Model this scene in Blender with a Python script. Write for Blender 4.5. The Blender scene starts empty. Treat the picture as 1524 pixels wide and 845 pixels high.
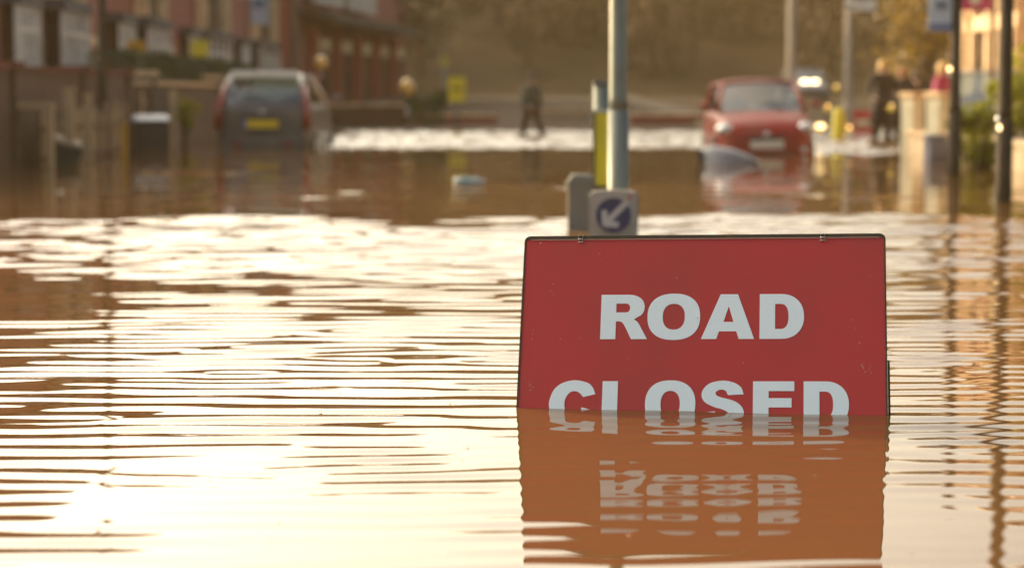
import bpy, bmesh, math, random
import numpy as np
from mathutils import Vector, Matrix, Euler
R = math.radians
random.seed(7)
C = bpy.context.scene.collection
scn = bpy.context.scene

# ------------------------------------------------------------------ camera
F_PX, CAM_H, TILT = 3341.0, 0.9005, math.atan((422.5 - 140.0) / 3341.0)
cam = bpy.data.cameras.new('camera')
cam.sensor_width = 36.0
cam.lens = F_PX / 1524.0 * 36.0
cam.clip_start, cam.clip_end = 0.1, 6000
cam.dof.use_dof = True
cam.dof.focus_distance = 6.5
cam.dof.aperture_fstop = 2.4
camo = bpy.data.objects.new('camera', cam)
C.objects.link(camo)
camo.location = (0, 0, CAM_H)
camo.rotation_euler = (R(90) - TILT, 0, 0)
scn.camera = camo

# ------------------------------------------------------------------ sky, sun, exposure
SUN_AZ, SUN_EL = 50.0, 15.0            # degrees left of the view direction, height
world = bpy.data.worlds.new('World')
scn.world = world
world.use_nodes = True
wn, wl = world.node_tree.nodes, world.node_tree.links
wn.clear()
wo = wn.new('ShaderNodeOutputWorld')
bg = wn.new('ShaderNodeBackground')
sky = wn.new('ShaderNodeTexSky')
sky.sky_type = 'NISHITA'
sky.sun_disc = False
sky.sun_elevation = R(SUN_EL)
sky.sun_rotation = R(-SUN_AZ)          # measured from +Y, clockwise
sky.air_density = 1.2
sky.dust_density = 3.0
sky.ozone_density = 1.0
bg.inputs['Strength'].default_value = 0.15
# broad aureole of a thinly veiled low sun, centred on the sun itself and fading evenly round the sky
_az, _el = R(SUN_AZ), R(SUN_EL)
sdir = Vector((-math.sin(_az) * math.cos(_el), math.cos(_az) * math.cos(_el), math.sin(_el)))
wtc = wn.new('ShaderNodeTexCoord')
wnm = wn.new('ShaderNodeVectorMath'); wnm.operation = 'NORMALIZE'; wl.new(wtc.outputs['Generated'], wnm.inputs[0])
wdt = wn.new('ShaderNodeVectorMath'); wdt.operation = 'DOT_PRODUCT'; wl.new(wnm.outputs[0], wdt.inputs[0]); wdt.inputs[1].default_value = sdir
wmx = wn.new('ShaderNodeMath'); wmx.operation = 'MAXIMUM'; wl.new(wdt.outputs['Value'], wmx.inputs[0]); wmx.inputs[1].default_value = 0
wpw = wn.new('ShaderNodeMath'); wpw.operation = 'POWER'; wl.new(wmx.outputs[0], wpw.inputs[0]); wpw.inputs[1].default_value = 2.6
wsc = wn.new('ShaderNodeVectorMath'); wsc.operation = 'SCALE'; wsc.inputs[0].default_value = (34.5, 29.8, 22); wl.new(wpw.outputs[0], wsc.inputs['Scale'])
wad = wn.new('ShaderNodeVectorMath'); wad.operation = 'ADD'; wl.new(sky.outputs[0], wad.inputs[0]); wl.new(wsc.outputs[0], wad.inputs[1])
wl.new(wad.outputs[0], bg.inputs['Color'])
wl.new(bg.outputs[0], wo.inputs['Surface'])
sd = bpy.data.lights.new('sun', 'SUN')
sd.energy = 5.0
sd.angle = R(0.5)
sd.color = (1.0, 0.74, 0.42)
sun = bpy.data.objects.new('sun', sd)
C.objects.link(sun)
_az, _el = R(SUN_AZ), R(SUN_EL)
sdir = Vector((-math.sin(_az) * math.cos(_el), math.cos(_az) * math.cos(_el), math.sin(_el)))
sun.rotation_euler = sdir.to_track_quat('Z', 'Y').to_euler()
sun.location = (-30, 40, 30)
scn.view_settings.view_transform = 'Standard'
scn.view_settings.look = 'None'
scn.view_settings.gamma = 1.0
scn.view_settings.exposure = 0.43
scn.render.engine = 'CYCLES'
scn.cycles.use_denoising = True
scn.cycles.max_bounces = 6
scn.cycles.volume_bounces = 1
scn.cycles.sample_clamp_indirect = 6.0

# ------------------------------------------------------------------ helpers
def at(px, py, d):
    """point at depth d (metres ahead of the camera) that the photograph shows at px, py"""
    vx, vz = (px - 762.0) / F_PX, (422.5 - py) / F_PX
    c, s = math.cos(TILT), math.sin(TILT)
    wy, wz = c + s * vz, -s + c * vz
    t = d / wy
    return Vector((vx * t, d, CAM_H + wz * t))

def tag(o, label=None, cat=None, group=None, kind=None):
    if label: o['label'] = label
    if cat: o['category'] = cat
    if group: o['group'] = group
    if kind: o['kind'] = kind
    return o

def empty(name, loc=(0, 0, 0), rz=0.0, label=None, cat=None, group=None):
    o = bpy.data.objects.new(name, None)
    C.objects.link(o)
    o.location = loc
    o.rotation_euler = (0, 0, rz)
    o.empty_display_size = 0.2
    return tag(o, label, cat, group)

class MB:
    def __init__(s): s.v, s.f = [], []
    def add(s, vs, fs):
        n = len(s.v)
        s.v += [tuple(v) for v in vs]
        s.f += [tuple(i + n for i in f) for f in fs]
        return s
    def box(s, cx, cy, cz, sx, sy, sz, rz=0.0, rx=0.0, ry=0.0):
        m = Euler((rx, ry, rz)).to_matrix()
        vs = []
        for z in (-.5, .5):
            for x, y in ((-.5, -.5), (.5, -.5), (.5, .5), (-.5, .5)):
                vs.append(Vector((cx, cy, cz)) + m @ Vector((x * sx, y * sy, z * sz)))
        return s.add(vs, [(3, 2, 1, 0), (4, 5, 6, 7), (0, 1, 5, 4), (1, 2, 6, 5), (2, 3, 7, 6), (3, 0, 4, 7)])
    def tube(s, pts, rad, n=10, caps=True):
        pts = [Vector(p) for p in pts]
        rs = rad if isinstance(rad, (list, tuple)) else [rad] * len(pts)
        vs, fs = [], []
        for i, p in enumerate(pts):
            d = (pts[min(i + 1, len(pts) - 1)] - pts[max(i - 1, 0)]).normalized()
            a = d.orthogonal().normalized() if abs(d.z) < .99 else Vector((1, 0, 0))
            a = (a - d * a.dot(d)).normalized()
            b = d.cross(a)
            for k in range(n):
                t = 2 * math.pi * k / n
                vs.append(p + (a * math.cos(t) + b * math.sin(t)) * rs[i])
        for i in range(len(pts) - 1):
            for k in range(n):
                k2 = (k + 1) % n
                fs.append((i * n + k, i * n + k2, (i + 1) * n + k2, (i + 1) * n + k))
        if caps:
            fs.append(tuple(reversed(range(n))))
            fs.append(tuple((len(pts) - 1) * n + k for k in range(n)))
        return s.add(vs, fs)
    def ball(s, c, r, nu=12, nv=8, sc=(1, 1, 1)):
        vs, fs = [], []
        for j in range(nv + 1):
            ph = math.pi * j / nv
            for i in range(nu):
                t = 2 * math.pi * i / nu
                vs.append((c[0] + r * sc[0] * math.sin(ph) * math.cos(t), c[1] + r * sc[1] * math.sin(ph) * math.sin(t), c[2] + r * sc[2] * math.cos(ph)))
        for j in range(nv):
            for i in range(nu):
                i2 = (i + 1) % nu
                fs.append((j * nu + i, (j + 1) * nu + i, (j + 1) * nu + i2, j * nu + i2))
        return s.add(vs, fs)
    def prism(s, poly, axis, a, b):
        """extrude a 2-D polygon along axis ('x','y','z') from a to b"""
        n = len(poly)
        def P(p, t):
            return (t, p[0], p[1]) if axis == 'x' else (p[0], t, p[1]) if axis == 'y' else (p[0], p[1], t)
        vs = [P(p, a) for p in poly] + [P(p, b) for p in poly]
        fs = [tuple(range(n)), tuple(reversed(range(n, 2 * n)))]
        fs += [(i, i + n, (i + 1) % n + n, (i + 1) % n) for i in range(n)]
        return s.add(vs, fs)
    def mesh(s, name, m=None, smooth=False, bevel=0.0):
        me = bpy.data.meshes.new(name)
        me.from_pydata(s.v, [], s.f)
        bm = bmesh.new(); bm.from_mesh(me)
        bmesh.ops.remove_doubles(bm, verts=bm.verts, dist=1e-5)
        if bevel > 0:
            es = [e for e in bm.edges if len(e.link_faces) == 2 and e.calc_face_angle(0) > 0.6]
            bmesh.ops.bevel(bm, geom=es, offset=bevel, segments=2, affect='EDGES', clamp_overlap=True)
        bmesh.ops.recalc_face_normals(bm, faces=bm.faces)
        bm.to_mesh(me); bm.free()
        if m: me.materials.append(m)
        if smooth:
            me.polygons.foreach_set('use_smooth', [True] * len(me.polygons))
        return me
    def build(s, name, m=None, parent=None, smooth=False, bevel=0.0):
        o = bpy.data.objects.new(name, s.mesh(name, m, smooth, bevel))
        C.objects.link(o)
        if parent: o.parent = parent
        return o

def link_mesh(name, me, parent=None, loc=None, rot=None, scale=None):
    o = bpy.data.objects.new(name, me)
    C.objects.link(o)
    if parent: o.parent = parent
    if loc is not None: o.location = loc
    if rot is not None: o.rotation_euler = rot
    if scale is not None: o.scale = scale
    return o

def copy_tree(o, parent=None):
    c = o.copy()
    C.objects.link(c)
    if parent: c.parent = parent
    for ch in list(o.children):
        copy_tree(ch, c)
    return c

# ------------------------------------------------------------------ materials
MATS = {}
def mat(name, col, rough=0.6, metal=0.0, var=0.12, scale=6.0, bump=0.0, coat=0.0, spec=0.5, stretch=(1, 1, 1), dirt=None, dscale=3.0, damt=0.5):
    if name in MATS: return MATS[name]
    m = bpy.data.materials.new(name)
    m.use_nodes = True
    n, l = m.node_tree.nodes, m.node_tree.links
    b = n['Principled BSDF']
    b.inputs['Roughness'].default_value = rough
    b.inputs['Metallic'].default_value = metal
    b.inputs['Coat Weight'].default_value = coat
    b.inputs['Specular IOR Level'].default_value = spec
    tc = n.new('ShaderNodeTexCoord')
    mp = n.new('ShaderNodeMapping')
    mp.inputs['Scale'].default_value = stretch
    l.new(tc.outputs['Object'], mp.inputs[0])
    nz = n.new('ShaderNodeTexNoise')
    nz.inputs['Scale'].default_value = scale
    nz.inputs['Detail'].default_value = 5
    l.new(mp.outputs[0], nz.inputs[0])
    mx = n.new('ShaderNodeMix'); mx.data_type = 'RGBA'
    a = [max(0, c * (1 - var * 1.6)) for c in col]
    c2 = [min(1, c * (1 + var * 1.6)) for c in col]
    mx.inputs['A'].default_value = (*a, 1)
    mx.inputs['B'].default_value = (*c2, 1)
    l.new(nz.outputs['Fac'], mx.inputs['Factor'])
    out = mx.outputs['Result']
    if dirt:
        n2 = n.new('ShaderNodeTexNoise'); n2.inputs['Scale'].default_value = dscale; n2.inputs['Detail'].default_value = 8
        l.new(tc.outputs['Object'], n2.inputs[0])
        rp = n.new('ShaderNodeValToRGB')
        rp.color_ramp.elements[0].position = .48; rp.color_ramp.elements[1].position = .68
        rp.color_ramp.elements[0].color = (0, 0, 0, 1); rp.color_ramp.elements[1].color = (damt, damt, damt, 1)
        l.new(n2.outputs['Fac'], rp.inputs[0])
        m2 = n.new('ShaderNodeMix'); m2.data_type = 'RGBA'
        l.new(rp.outputs[0], m2.inputs['Factor']); l.new(out, m2.inputs['A'])
        m2.inputs['B'].default_value = (*dirt, 1)
        out = m2.outputs['Result']
    l.new(out, b.inputs['Base Color'])
    if bump > 0:
        bp = n.new('ShaderNodeBump'); bp.inputs['Strength'].default_value = bump; bp.inputs['Distance'].default_value = .01
        l.new(nz.outputs['Fac'], bp.inputs['Height']); l.new(bp.outputs[0], b.inputs['Normal'])
    MATS[name] = m
    return m

def brick_mat(name, c1, c2, mortar, rot=(0, 0, 0)):
    m = bpy.data.materials.new(name); m.use_nodes = True
    n, l = m.node_tree.nodes, m.node_tree.links
    b = n['Principled BSDF']; b.inputs['Roughness'].default_value = .85
    tc = n.new('ShaderNodeTexCoord'); mp = n.new('ShaderNodeMapping')
    mp.inputs['Rotation'].default_value = rot
    l.new(tc.outputs['Object'], mp.inputs[0])
    bt = n.new('ShaderNodeTexBrick')
    bt.inputs['Scale'].default_value = 1.0
    bt.inputs['Brick Width'].default_value = .225; bt.inputs['Row Height'].default_value = .075
    bt.inputs['Mortar Size'].default_value = .008
    bt.inputs['Color1'].default_value = (*c1, 1); bt.inputs['Color2'].default_value = (*c2, 1); bt.inputs['Mortar'].default_value = (*mortar, 1)
    l.new(mp.outputs[0], bt.inputs['Vector'])
    nz = n.new('ShaderNodeTexNoise'); nz.inputs['Scale'].default_value = 1.3; nz.inputs['Detail'].default_value = 6
    l.new(tc.outputs['Object'], nz.inputs[0])
    hs = n.new('ShaderNodeMix'); hs.data_type = 'RGBA'; hs.blend_type = 'MULTIPLY'; hs.inputs['Factor'].default_value = .45
    l.new(bt.outputs['Color'], hs.inputs['A']); l.new(nz.outputs['Fac'], hs.inputs['B'])
    g = n.new('ShaderNodeBrightContrast'); g.inputs['Bright'].default_value = .03
    l.new(hs.outputs['Result'], g.inputs[0]); l.new(g.outputs[0], b.inputs['Base Color'])
    return m

def glass_mat(name, tint, refl=0.08, dark=0.0):
    m = bpy.data.materials.new(name); m.use_nodes = True
    n, l = m.node_tree.nodes, m.node_tree.links
    n.remove(n['Principled BSDF'])
    o = n['Material Output']
    t = n.new('ShaderNodeBsdfTransparent'); t.inputs[0].default_value = (*tint, 1)
    g = n.new('ShaderNodeBsdfGlossy'); g.inputs['Roughness'].default_value = .03
    fr = n.new('ShaderNodeFresnel'); fr.inputs['IOR'].default_value = 1.5
    nz = n.new('ShaderNodeTexNoise'); nz.inputs['Scale'].default_value = 3
    mx = n.new('ShaderNodeMixShader')
    ad = n.new('ShaderNodeMath'); ad.operation = 'ADD'; ad.use_clamp = True; ad.inputs[1].default_value = refl; l.new(fr.outputs[0], ad.inputs[0])
    l.new(ad.outputs[0], mx.inputs[0]); l.new(t.outputs[0], mx.inputs[1]); l.new(g.outputs[0], mx.inputs[2])
    l.new(mx.outputs[0], o.inputs['Surface'])
    return m

def emit_mat(name, col, st):
    m = bpy.data.materials.new(name); m.use_nodes = True
    b = m.node_tree.nodes['Principled BSDF']
    b.inputs['Base Color'].default_value = (*col, 1)
    b.inputs['Emission Color'].default_value = (*col, 1)
    b.inputs['Emission Strength'].default_value = st
    return m

def leaf_mat(name, col, var=.3, thin=.45):
    m = mat(name, col, .5, var=var)
    n, l = m.node_tree.nodes, m.node_tree.links
    pr = n['Principled BSDF']
    tl = n.new('ShaderNodeBsdfTranslucent'); tl.inputs[0].default_value = (min(1, col[0] * 2.4), min(1, col[1] * 2.2), col[2], 1)
    mxs = n.new('ShaderNodeMixShader'); mxs.inputs[0].default_value = thin
    l.new(pr.outputs[0], mxs.inputs[1]); l.new(tl.outputs[0], mxs.inputs[2]); l.new(mxs.outputs[0], n['Material Output'].inputs['Surface'])
    return m
M_brick_x = brick_mat('red brick', (.50, .115, .07), (.42, .095, .055), (.30, .15, .10), (R(-90), R(-90), 0))
M_brick_y = brick_mat('red brick facing', (.50, .115, .07), (.42, .095, .055), (.30, .15, .10), (R(90), 0, 0))
M_stone = mat('cream stone', (.84, .62, .37), .85, scale=4, dirt=(.2, .15, .1))
M_paint = mat('white paint', (.86, .81, .72), .5, dirt=(.3, .25, .18))
M_dark = mat('dark window', (.02, .02, .025), .08, spec=.5)
M_slate = mat('roof slate', (.10, .095, .10), .6, scale=9)
M_hedge = mat('hedge leaf', (.035, .06, .015), .55, var=.3)
M_shrub = leaf_mat('shrub leaf', (.16, .17, .02), .35)
M_gold = leaf_mat('golden leaf', (.17, .12, .03), thin=.3)
M_bark = mat('bark', (.10, .07, .045), .9, bump=.5)
M_wood = mat('timber', (.16, .10, .055), .8, stretch=(8, 8, 1))
M_wood_pale = mat('pale timber', (.48, .34, .19), .8, stretch=(8, 8, 1))
M_ochre = mat('ochre board', (.62, .33, .03), .6)
M_yellow = mat('yellow plastic', (.86, .70, .03), .45, dirt=(.4, .28, .05), damt=.3)
M_galv = mat('galvanised steel', (.19, .21, .18), .5, metal=.25, dirt=(.16, .14, .1), dscale=8)
M_pole = mat('dark painted steel', (.045, .034, .022), .7, spec=.15, dirt=(.10, .07, .04))
M_grey_pl = mat('grey plastic', (.19, .185, .165), .5, dirt=(.2, .16, .11))
M_blk = mat('black rubber', (.02, .02, .02), .7)
M_bin = mat('dark bin plastic', (.035, .035, .04), .5)
M_binlid = mat('pale bin lid', (.45, .48, .52), .35)
M_skin = mat('skin', (.45, .27, .19), .55, var=.05)
M_rim = mat('wheel rim alloy', (.5, .5, .5), .3, metal=.9)
M_clear = glass_mat('car glass', (.80, .93, .82), .24)
M_seat = mat('seat fabric', (.04, .045, .05), .9)

# ------------------------------------------------------------------ ground, road, hill
def ground_z(x, y):
    z = -0.55
    if y > 18: z = max(z, (y - 56.0) * .0145)
    if y > 56: z = (y - 56.0) * .012
    if y > 125: z = 69 * .012 + (y - 125) * .21
    if y > 235: z = 69 * .012 + 110 * .21 + (y - 235) * .01
    return z
ys = [-40, -10, 0, 8, 18, 25, 32, 40, 48, 54, 56, 60, 70, 85, 100, 125, 140, 160, 185, 210, 235, 300, 500, 900, 1500]
xs = [-900, -400, -200, -100, -60, -30, -18, -12, -8, -5, -2.5, 0, 2.5, 5, 8, 12, 18, 30, 60, 100, 200, 400, 900]
b = MB()
vs = [(x, y, ground_z(x, y) + (0.6 if abs(x) >= 100 and y < 500 else 0)) for y in ys for x in xs]
nx = len(xs)
b.add(vs, [(j * nx + i, j * nx + i + 1, (j + 1) * nx + i + 1, (j + 1) * nx + i) for j in range(len(ys) - 1) for i in range(nx - 1)])
tag(b.build('ground', mat('grassy earth', (.068, .04, .017), .95, spec=.1, var=.45, scale=.35, dirt=(.03, .035, .012), dscale=.12), smooth=True), kind='structure')
b = MB()
rys = [2, 18, 32, 48, 56, 60, 85, 125]
vs = [(x, y, ground_z(x, y) + .03) for y in rys for x in (-4.8, 4.8)]
b.add(vs, [(2 * j, 2 * j + 1, 2 * j + 3, 2 * j + 2) for j in range(len(rys) - 1)])
tag(b.build('road', mat('muddy asphalt', (.065, .045, .028), .95, scale=30, bump=.3, spec=.1)), kind='structure')
for sx in (-1, 1):
    b = MB()
    for a, c in zip(rys[:-1], rys[1:]):
        z0, z1 = ground_z(0, a) + .03, ground_z(0, c) + .03
        x0, x1 = sx * 4.8, sx * 6.0
        vs = [(x0, a, z0), (x1, a, z0), (x1, c, z1), (x0, c, z1)]
        vs += [(p[0], p[1], p[2] + .12) for p in vs]
        b.add(vs, [(4, 5, 6, 7), (0, 1, 5, 4), (3, 2, 6, 7), (0, 3, 7, 4), (1, 2, 6, 5)])
    tag(b.build('pavement', mat('paving', (.13, .10, .07), .9, scale=5, spec=.1)), kind='structure')

# ------------------------------------------------------------------ flood water: a real wave field
def ss(a, b_, v):
    t = np.clip((v - a) / (b_ - a), 0, 1)
    return t * t * (3 - 2 * t)
rng = np.random.default_rng(11)
wx = np.concatenate([[-70, -40, -25, -16, -12, -10], np.arange(-8.5, 8.51, .085), [10, 12, 16, 25, 40, 70]])
wy = np.concatenate([[-30, -10, -2, .5, 1.5], np.arange(2.2, 17, .02), np.arange(17, 38, .045), np.arange(38, 56.6, .05), [57, 58]])
X, Y = np.meshgrid(wx, wy)
def field(n, l0, l1, spread, seed, power=0.0):
    r = np.random.default_rng(seed)
    h = np.zeros_like(X); s2 = 0
    for i in range(n):
        lam = l0 * (l1 / l0) ** r.random()
        th_ = r.normal(0, spread)
        k = 2 * math.pi / lam
        w = lam ** power
        h += w / k * np.cos(k * (math.sin(th_) * X + math.cos(th_) * Y) + r.random() * 6.283)
        s2 += w * w / 2
    return h / math.sqrt(s2)        # unit rms slope
def lump(seed, lx, ly):
    r = np.random.default_rng(seed)
    g = np.zeros_like(X)
    for i in range(14):
        g += np.cos(6.283 * (r.normal(0, 1) / lx * X + r.normal(0, 1) / ly * Y) + r.random() * 6.283)
    return g / 2.6
near = field(44, .11, .21, R(6.5), 3)
swell = field(12, .5, 1.6, R(9), 4)
chop = field(44, .12, .36, R(13), 5)
calm = field(30, .3, 1.2, R(20), 6)
e_edge = Y + .5 * lump(1, 5, 6)                      # the ragged front where the ripples start
front = 1 - ss(15.4, 16.3, e_edge)
far_mid = ss(8.0, 11.5, Y + .5 * lump(2, 4, 4))
pat = np.clip(1.05 + .30 * lump(7, 2.0, 1.1), .45, 1.8)
nearamp = .022 + .036 * ss(4.6, 5.9, Y)
lee = 1 - .50 * ss(-.12, .15, X) * (1 - ss(.98, 1.2, X)) * (1 - ss(6.55, 6.9, Y))      # calmer water in the lee of the sign
Z = front * ((1 - far_mid) * nearamp * lee * pat * near + .004 * swell + far_mid * ((.052 + .036 * ss(10.5, 13, Y)) * pat) * chop)
Z += (1 - front) * .0105 * np.clip(.9 + .8 * lump(9, 3, 5), .1, 3) * calm
lx0 = np.where(X < 0, ss(-4.3, -3.6, X), 1.0)
strip = ss(37.2, 37.9, Y + .12 * lump(12, 5, 5)) * lx0 * (1 - ss(9, 11, X))
strip2 = ss(33.4, 34.0, Y) * (1 - ss(41, 42, Y)) * ss(4.4, 4.7, X) * (1 - ss(6.9, 7.4, X))
rough_zone = np.maximum(strip, .8 * strip2)
Z += rough_zone * .115 * field(34, .22, .6, R(25), 8)
edge = (np.abs(X) < 8.6) & (Y > 2.1) & (Y < 56.7)
Z *= edge
nv, nh = X.shape
co = np.stack([X, Y, Z], -1).reshape(-1, 3).astype(np.float32)
idx = np.arange(nv * nh).reshape(nv, nh)
quads = np.stack([idx[:-1, :-1], idx[:-1, 1:], idx[1:, 1:], idx[1:, :-1]], -1).reshape(-1, 4).astype(np.int32)
me = bpy.data.meshes.new('water')
me.vertices.add(len(co)); me.vertices.foreach_set('co', co.ravel())
me.loops.add(quads.size); me.loops.foreach_set('vertex_index', quads.ravel())
me.polygons.add(len(quads)); me.polygons.foreach_set('loop_start', np.arange(0, quads.size, 4, dtype=np.int32))
me.polygons.foreach_set('use_smooth', np.ones(len(quads), dtype=bool))
me.update(calc_edges=True)
wm = bpy.data.materials.new('muddy flood water'); wm.use_nodes = True
n, l = wm.node_tree.nodes, wm.node_tree.links
pb = n['Principled BSDF']
pb.inputs['Roughness'].default_value = .015
pb.inputs['IOR'].default_value = 1.33
tc = n.new('ShaderNodeTexCoord')
nz = n.new('ShaderNodeTexNoise'); nz.inputs['Scale'].default_value = .7; nz.inputs['Detail'].default_value = 6
l.new(tc.outputs['Object'], nz.inputs[0])
mx = n.new('ShaderNodeMix'); mx.data_type = 'RGBA'
mx.inputs['A'].default_value = (.135, .067, .021, 1); mx.inputs['B'].default_value = (.17, .083, .027, 1)
l.new(nz.outputs['Fac'], mx.inputs['Factor'])
# floating specks of silt and leaf crumbs
vo = n.new('ShaderNodeTexVoronoi'); vo.inputs['Scale'].default_value = 6.5; vo.inputs['Randomness'].default_value = 1
l.new(tc.outputs['Object'], vo.inputs['Vector'])
lt = n.new('ShaderNodeMath'); lt.operation = 'LESS_THAN'; lt.inputs[1].default_value = .035
l.new(vo.outputs['Distance'], lt.inputs[0])
m2 = n.new('ShaderNodeMix'); m2.data_type = 'RGBA'; m2.inputs['B'].default_value = (.75, .55, .32, 1)
l.new(lt.outputs[0], m2.inputs['Factor']); l.new(mx.outputs['Result'], m2.inputs['A'])
l.new(m2.outputs['Result'], pb.inputs['Base Color'])
me.materials.append(wm)
water = bpy.data.objects.new('water', me)
C.objects.link(water); tag(water, kind='structure')

r = np.random.default_rng(77)
n_ = 150
fx = r.uniform(-2.2, 2.2, n_); fy = 4.2 + 8 * r.random(n_) ** 1.4
fP, fQ = [], []
for i in range(n_):
    a = r.uniform(0, 6.28); L_ = r.uniform(.003, .010); w_ = L_ * r.uniform(.25, .6)
    c_, s_ = math.cos(a), math.sin(a)
    z_ = Z[np.searchsorted(wy, fy[i]), np.searchsorted(wx, fx[i])] + .0015
    for dx, dy in ((-L_, 0), (0, -w_), (L_, 0), (0, w_)):
        fP.append((fx[i] + dx * c_ - dy * s_, fy[i] + dx * s_ + dy * c_, z_ + (.001 if dy else .0025)))
    fQ.append((4 * i, 4 * i + 1, 4 * i + 2, 4 * i + 3))
fme = bpy.data.meshes.new('floating_leaf_litter'); fme.from_pydata(fP, [], fQ)
fme.materials.append(mat('wet leaf crumbs', (.34, .20, .09), .5, var=.5, scale=2))
tag(link_mesh('floating_leaf_litter', fme), 'tiny pale leaf crumbs scattered on the water near the red sign', 'leaf litter', kind='stuff')

# ------------------------------------------------------------------ far wooded hill (reads as one mass)
def leaf_quads(centers, sizes, seed):
    r = np.random.default_rng(seed)
    n_ = len(centers)
    a = r.normal(size=(n_, 3)); a /= np.linalg.norm(a, axis=1)[:, None]
    c = r.normal(size=(n_, 3)); c -= a * (a * c).sum(1)[:, None]; c /= np.linalg.norm(c, axis=1)[:, None]
    s = np.asarray(sizes)[:, None]
    P = np.stack([centers - a * s, centers - c * s * .55, centers + a * s, centers + c * s * .55], 1).reshape(-1, 3)
    return P, np.arange(4 * n_).reshape(-1, 4)
def np_mesh(name, P, Q, m):
    me = bpy.data.meshes.new(name)
    me.vertices.add(len(P)); me.vertices.foreach_set('co', np.asarray(P, np.float32).ravel())
    Q = np.asarray(Q, np.int32)
    me.loops.add(Q.size); me.loops.foreach_set('vertex_index', Q.ravel())
    me.polygons.add(len(Q)); me.polygons.foreach_set('loop_start', np.arange(0, Q.size, 4, dtype=np.int32))
    me.update(calc_edges=True)
    me.materials.append(m)
    return me
cen, siz, tr = [], [], MB()
r = np.random.default_rng(21)
for k in range(640):
    y = r.uniform(128, 235); x = r.uniform(-.42, .42) * y
    gz = ground_z(x, y); h = r.uniform(5, 9.5)
    if y > 205: h *= .8
    tr.tube([(x, y, gz - .3), (x + r.normal(0, .3), y, gz + h * .75)], [.22, .06], n=5, caps=False)
    for q in range(4):
        a = r.uniform(0, 6.28); z0 = gz + h * r.uniform(.3, .6)
        tr.tube([(x, y, z0), (x + math.cos(a) * h * .25, y + math.sin(a) * h * .2, z0 + h * .3)], [.07, .02], n=4, caps=False)
    m_ = 210
    p = r.normal(size=(m_, 3)); p /= np.linalg.norm(p, axis=1)[:, None]
    p *= (r.random((m_, 1)) ** .4) * np.array([h * .3, h * .3, h * .42])
    cen.append(p + np.array([x, y, gz + h * (.56 if k % 3 else .30)])); siz.append(r.uniform(.18, .5, m_))
P, Q = leaf_quads(np.concatenate(cen), np.concatenate(siz), 5)
nb = len(P)
P = np.concatenate([P, np.array(tr.v)]); Q = np.concatenate([Q, np.array(tr.f) + nb])
wood = link_mesh('woodland', np_mesh('woodland', P, Q, mat('winter wood', (.095, .053, .02), .85, var=.6, scale=.22)))
tag(wood, 'brown winter woodland covering the hill at the end of the street', 'woodland', kind='stuff')

# ------------------------------------------------------------------ foliage builder
def bush(name, label, cat, loc, size, m, n_leaf=500, leaf=.05, stem=.3, seed=1, group=None, lobes=7, stems=4):
    r = np.random.default_rng(seed)
    root = empty(name, loc, 0, label, cat, group)
    sx, sy, sz = size
    cs = []
    per = n_leaf // lobes
    for i in range(lobes):
        c = np.array([r.uniform(-.5, .5) * sx * .7, r.uniform(-.5, .5) * sy * .7, stem + r.uniform(.15, .85) * sz])
        rad = r.uniform(.2, .38) * min(sx, sy, sz)
        p = r.normal(size=(per, 3)); p /= np.linalg.norm(p, axis=1)[:, None]
        cs.append(c + p * rad * (r.random((per, 1)) ** .35) * np.array([1.15, 1.15, 1]))
    ce = np.concatenate(cs)
    P, Q = leaf_quads(ce, r.uniform(leaf * .6, leaf * 1.4, len(ce)), seed + 3)
    o = link_mesh('foliage', np_mesh('foliage', P, Q, m), root)
    t = MB()
    for i in range(stems):
        a = r.uniform(0, 6.28)
        e = (math.cos(a) * sx * .28, math.sin(a) * sy * .28, stem + sz * r.uniform(.45, .8))
        t.tube([(0, 0, -.5), (e[0] * .3, e[1] * .3, stem), e], [.035, .025, .01], n=6)
    t.build('stem', M_bark, root, smooth=True)
    return root

# ------------------------------------------------------------------ the ROAD CLOSED sign
def yaw_lean_roll(yaw, lean, roll):
    Rr = Matrix(((math.cos(roll), 0, -math.sin(roll)), (0, 1, 0), (math.sin(roll), 0, math.cos(roll))))
    Rl = Matrix(((1, 0, 0), (0, math.cos(lean), math.sin(lean)), (0, -math.sin(lean), math.cos(lean))))
    Rz = Matrix.Rotation(yaw, 3, 'Z')
    return Rz @ Rl @ Rr
SR = yaw_lean_roll(-0.15232, 0.46472, 0.0194)
ST = Vector((0.56104, 6.57768, 0.47942))       # middle of the top edge
sign = empty('road_closed_sign', (0, 0, 0), 0, 'red sign reading ROAD CLOSED in white capitals, half under the water', 'sign')
sign.matrix_world = Matrix.Translation(ST) @ SR.to_4x4()

sm = bpy.data.materials.new('red sign film'); sm.use_nodes = True
n, l = sm.node_tree.nodes, sm.node_tree.links
pb = n['Principled BSDF']; pb.inputs['Roughness'].default_value = .38
tc = n.new('ShaderNodeTexCoord')
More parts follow.
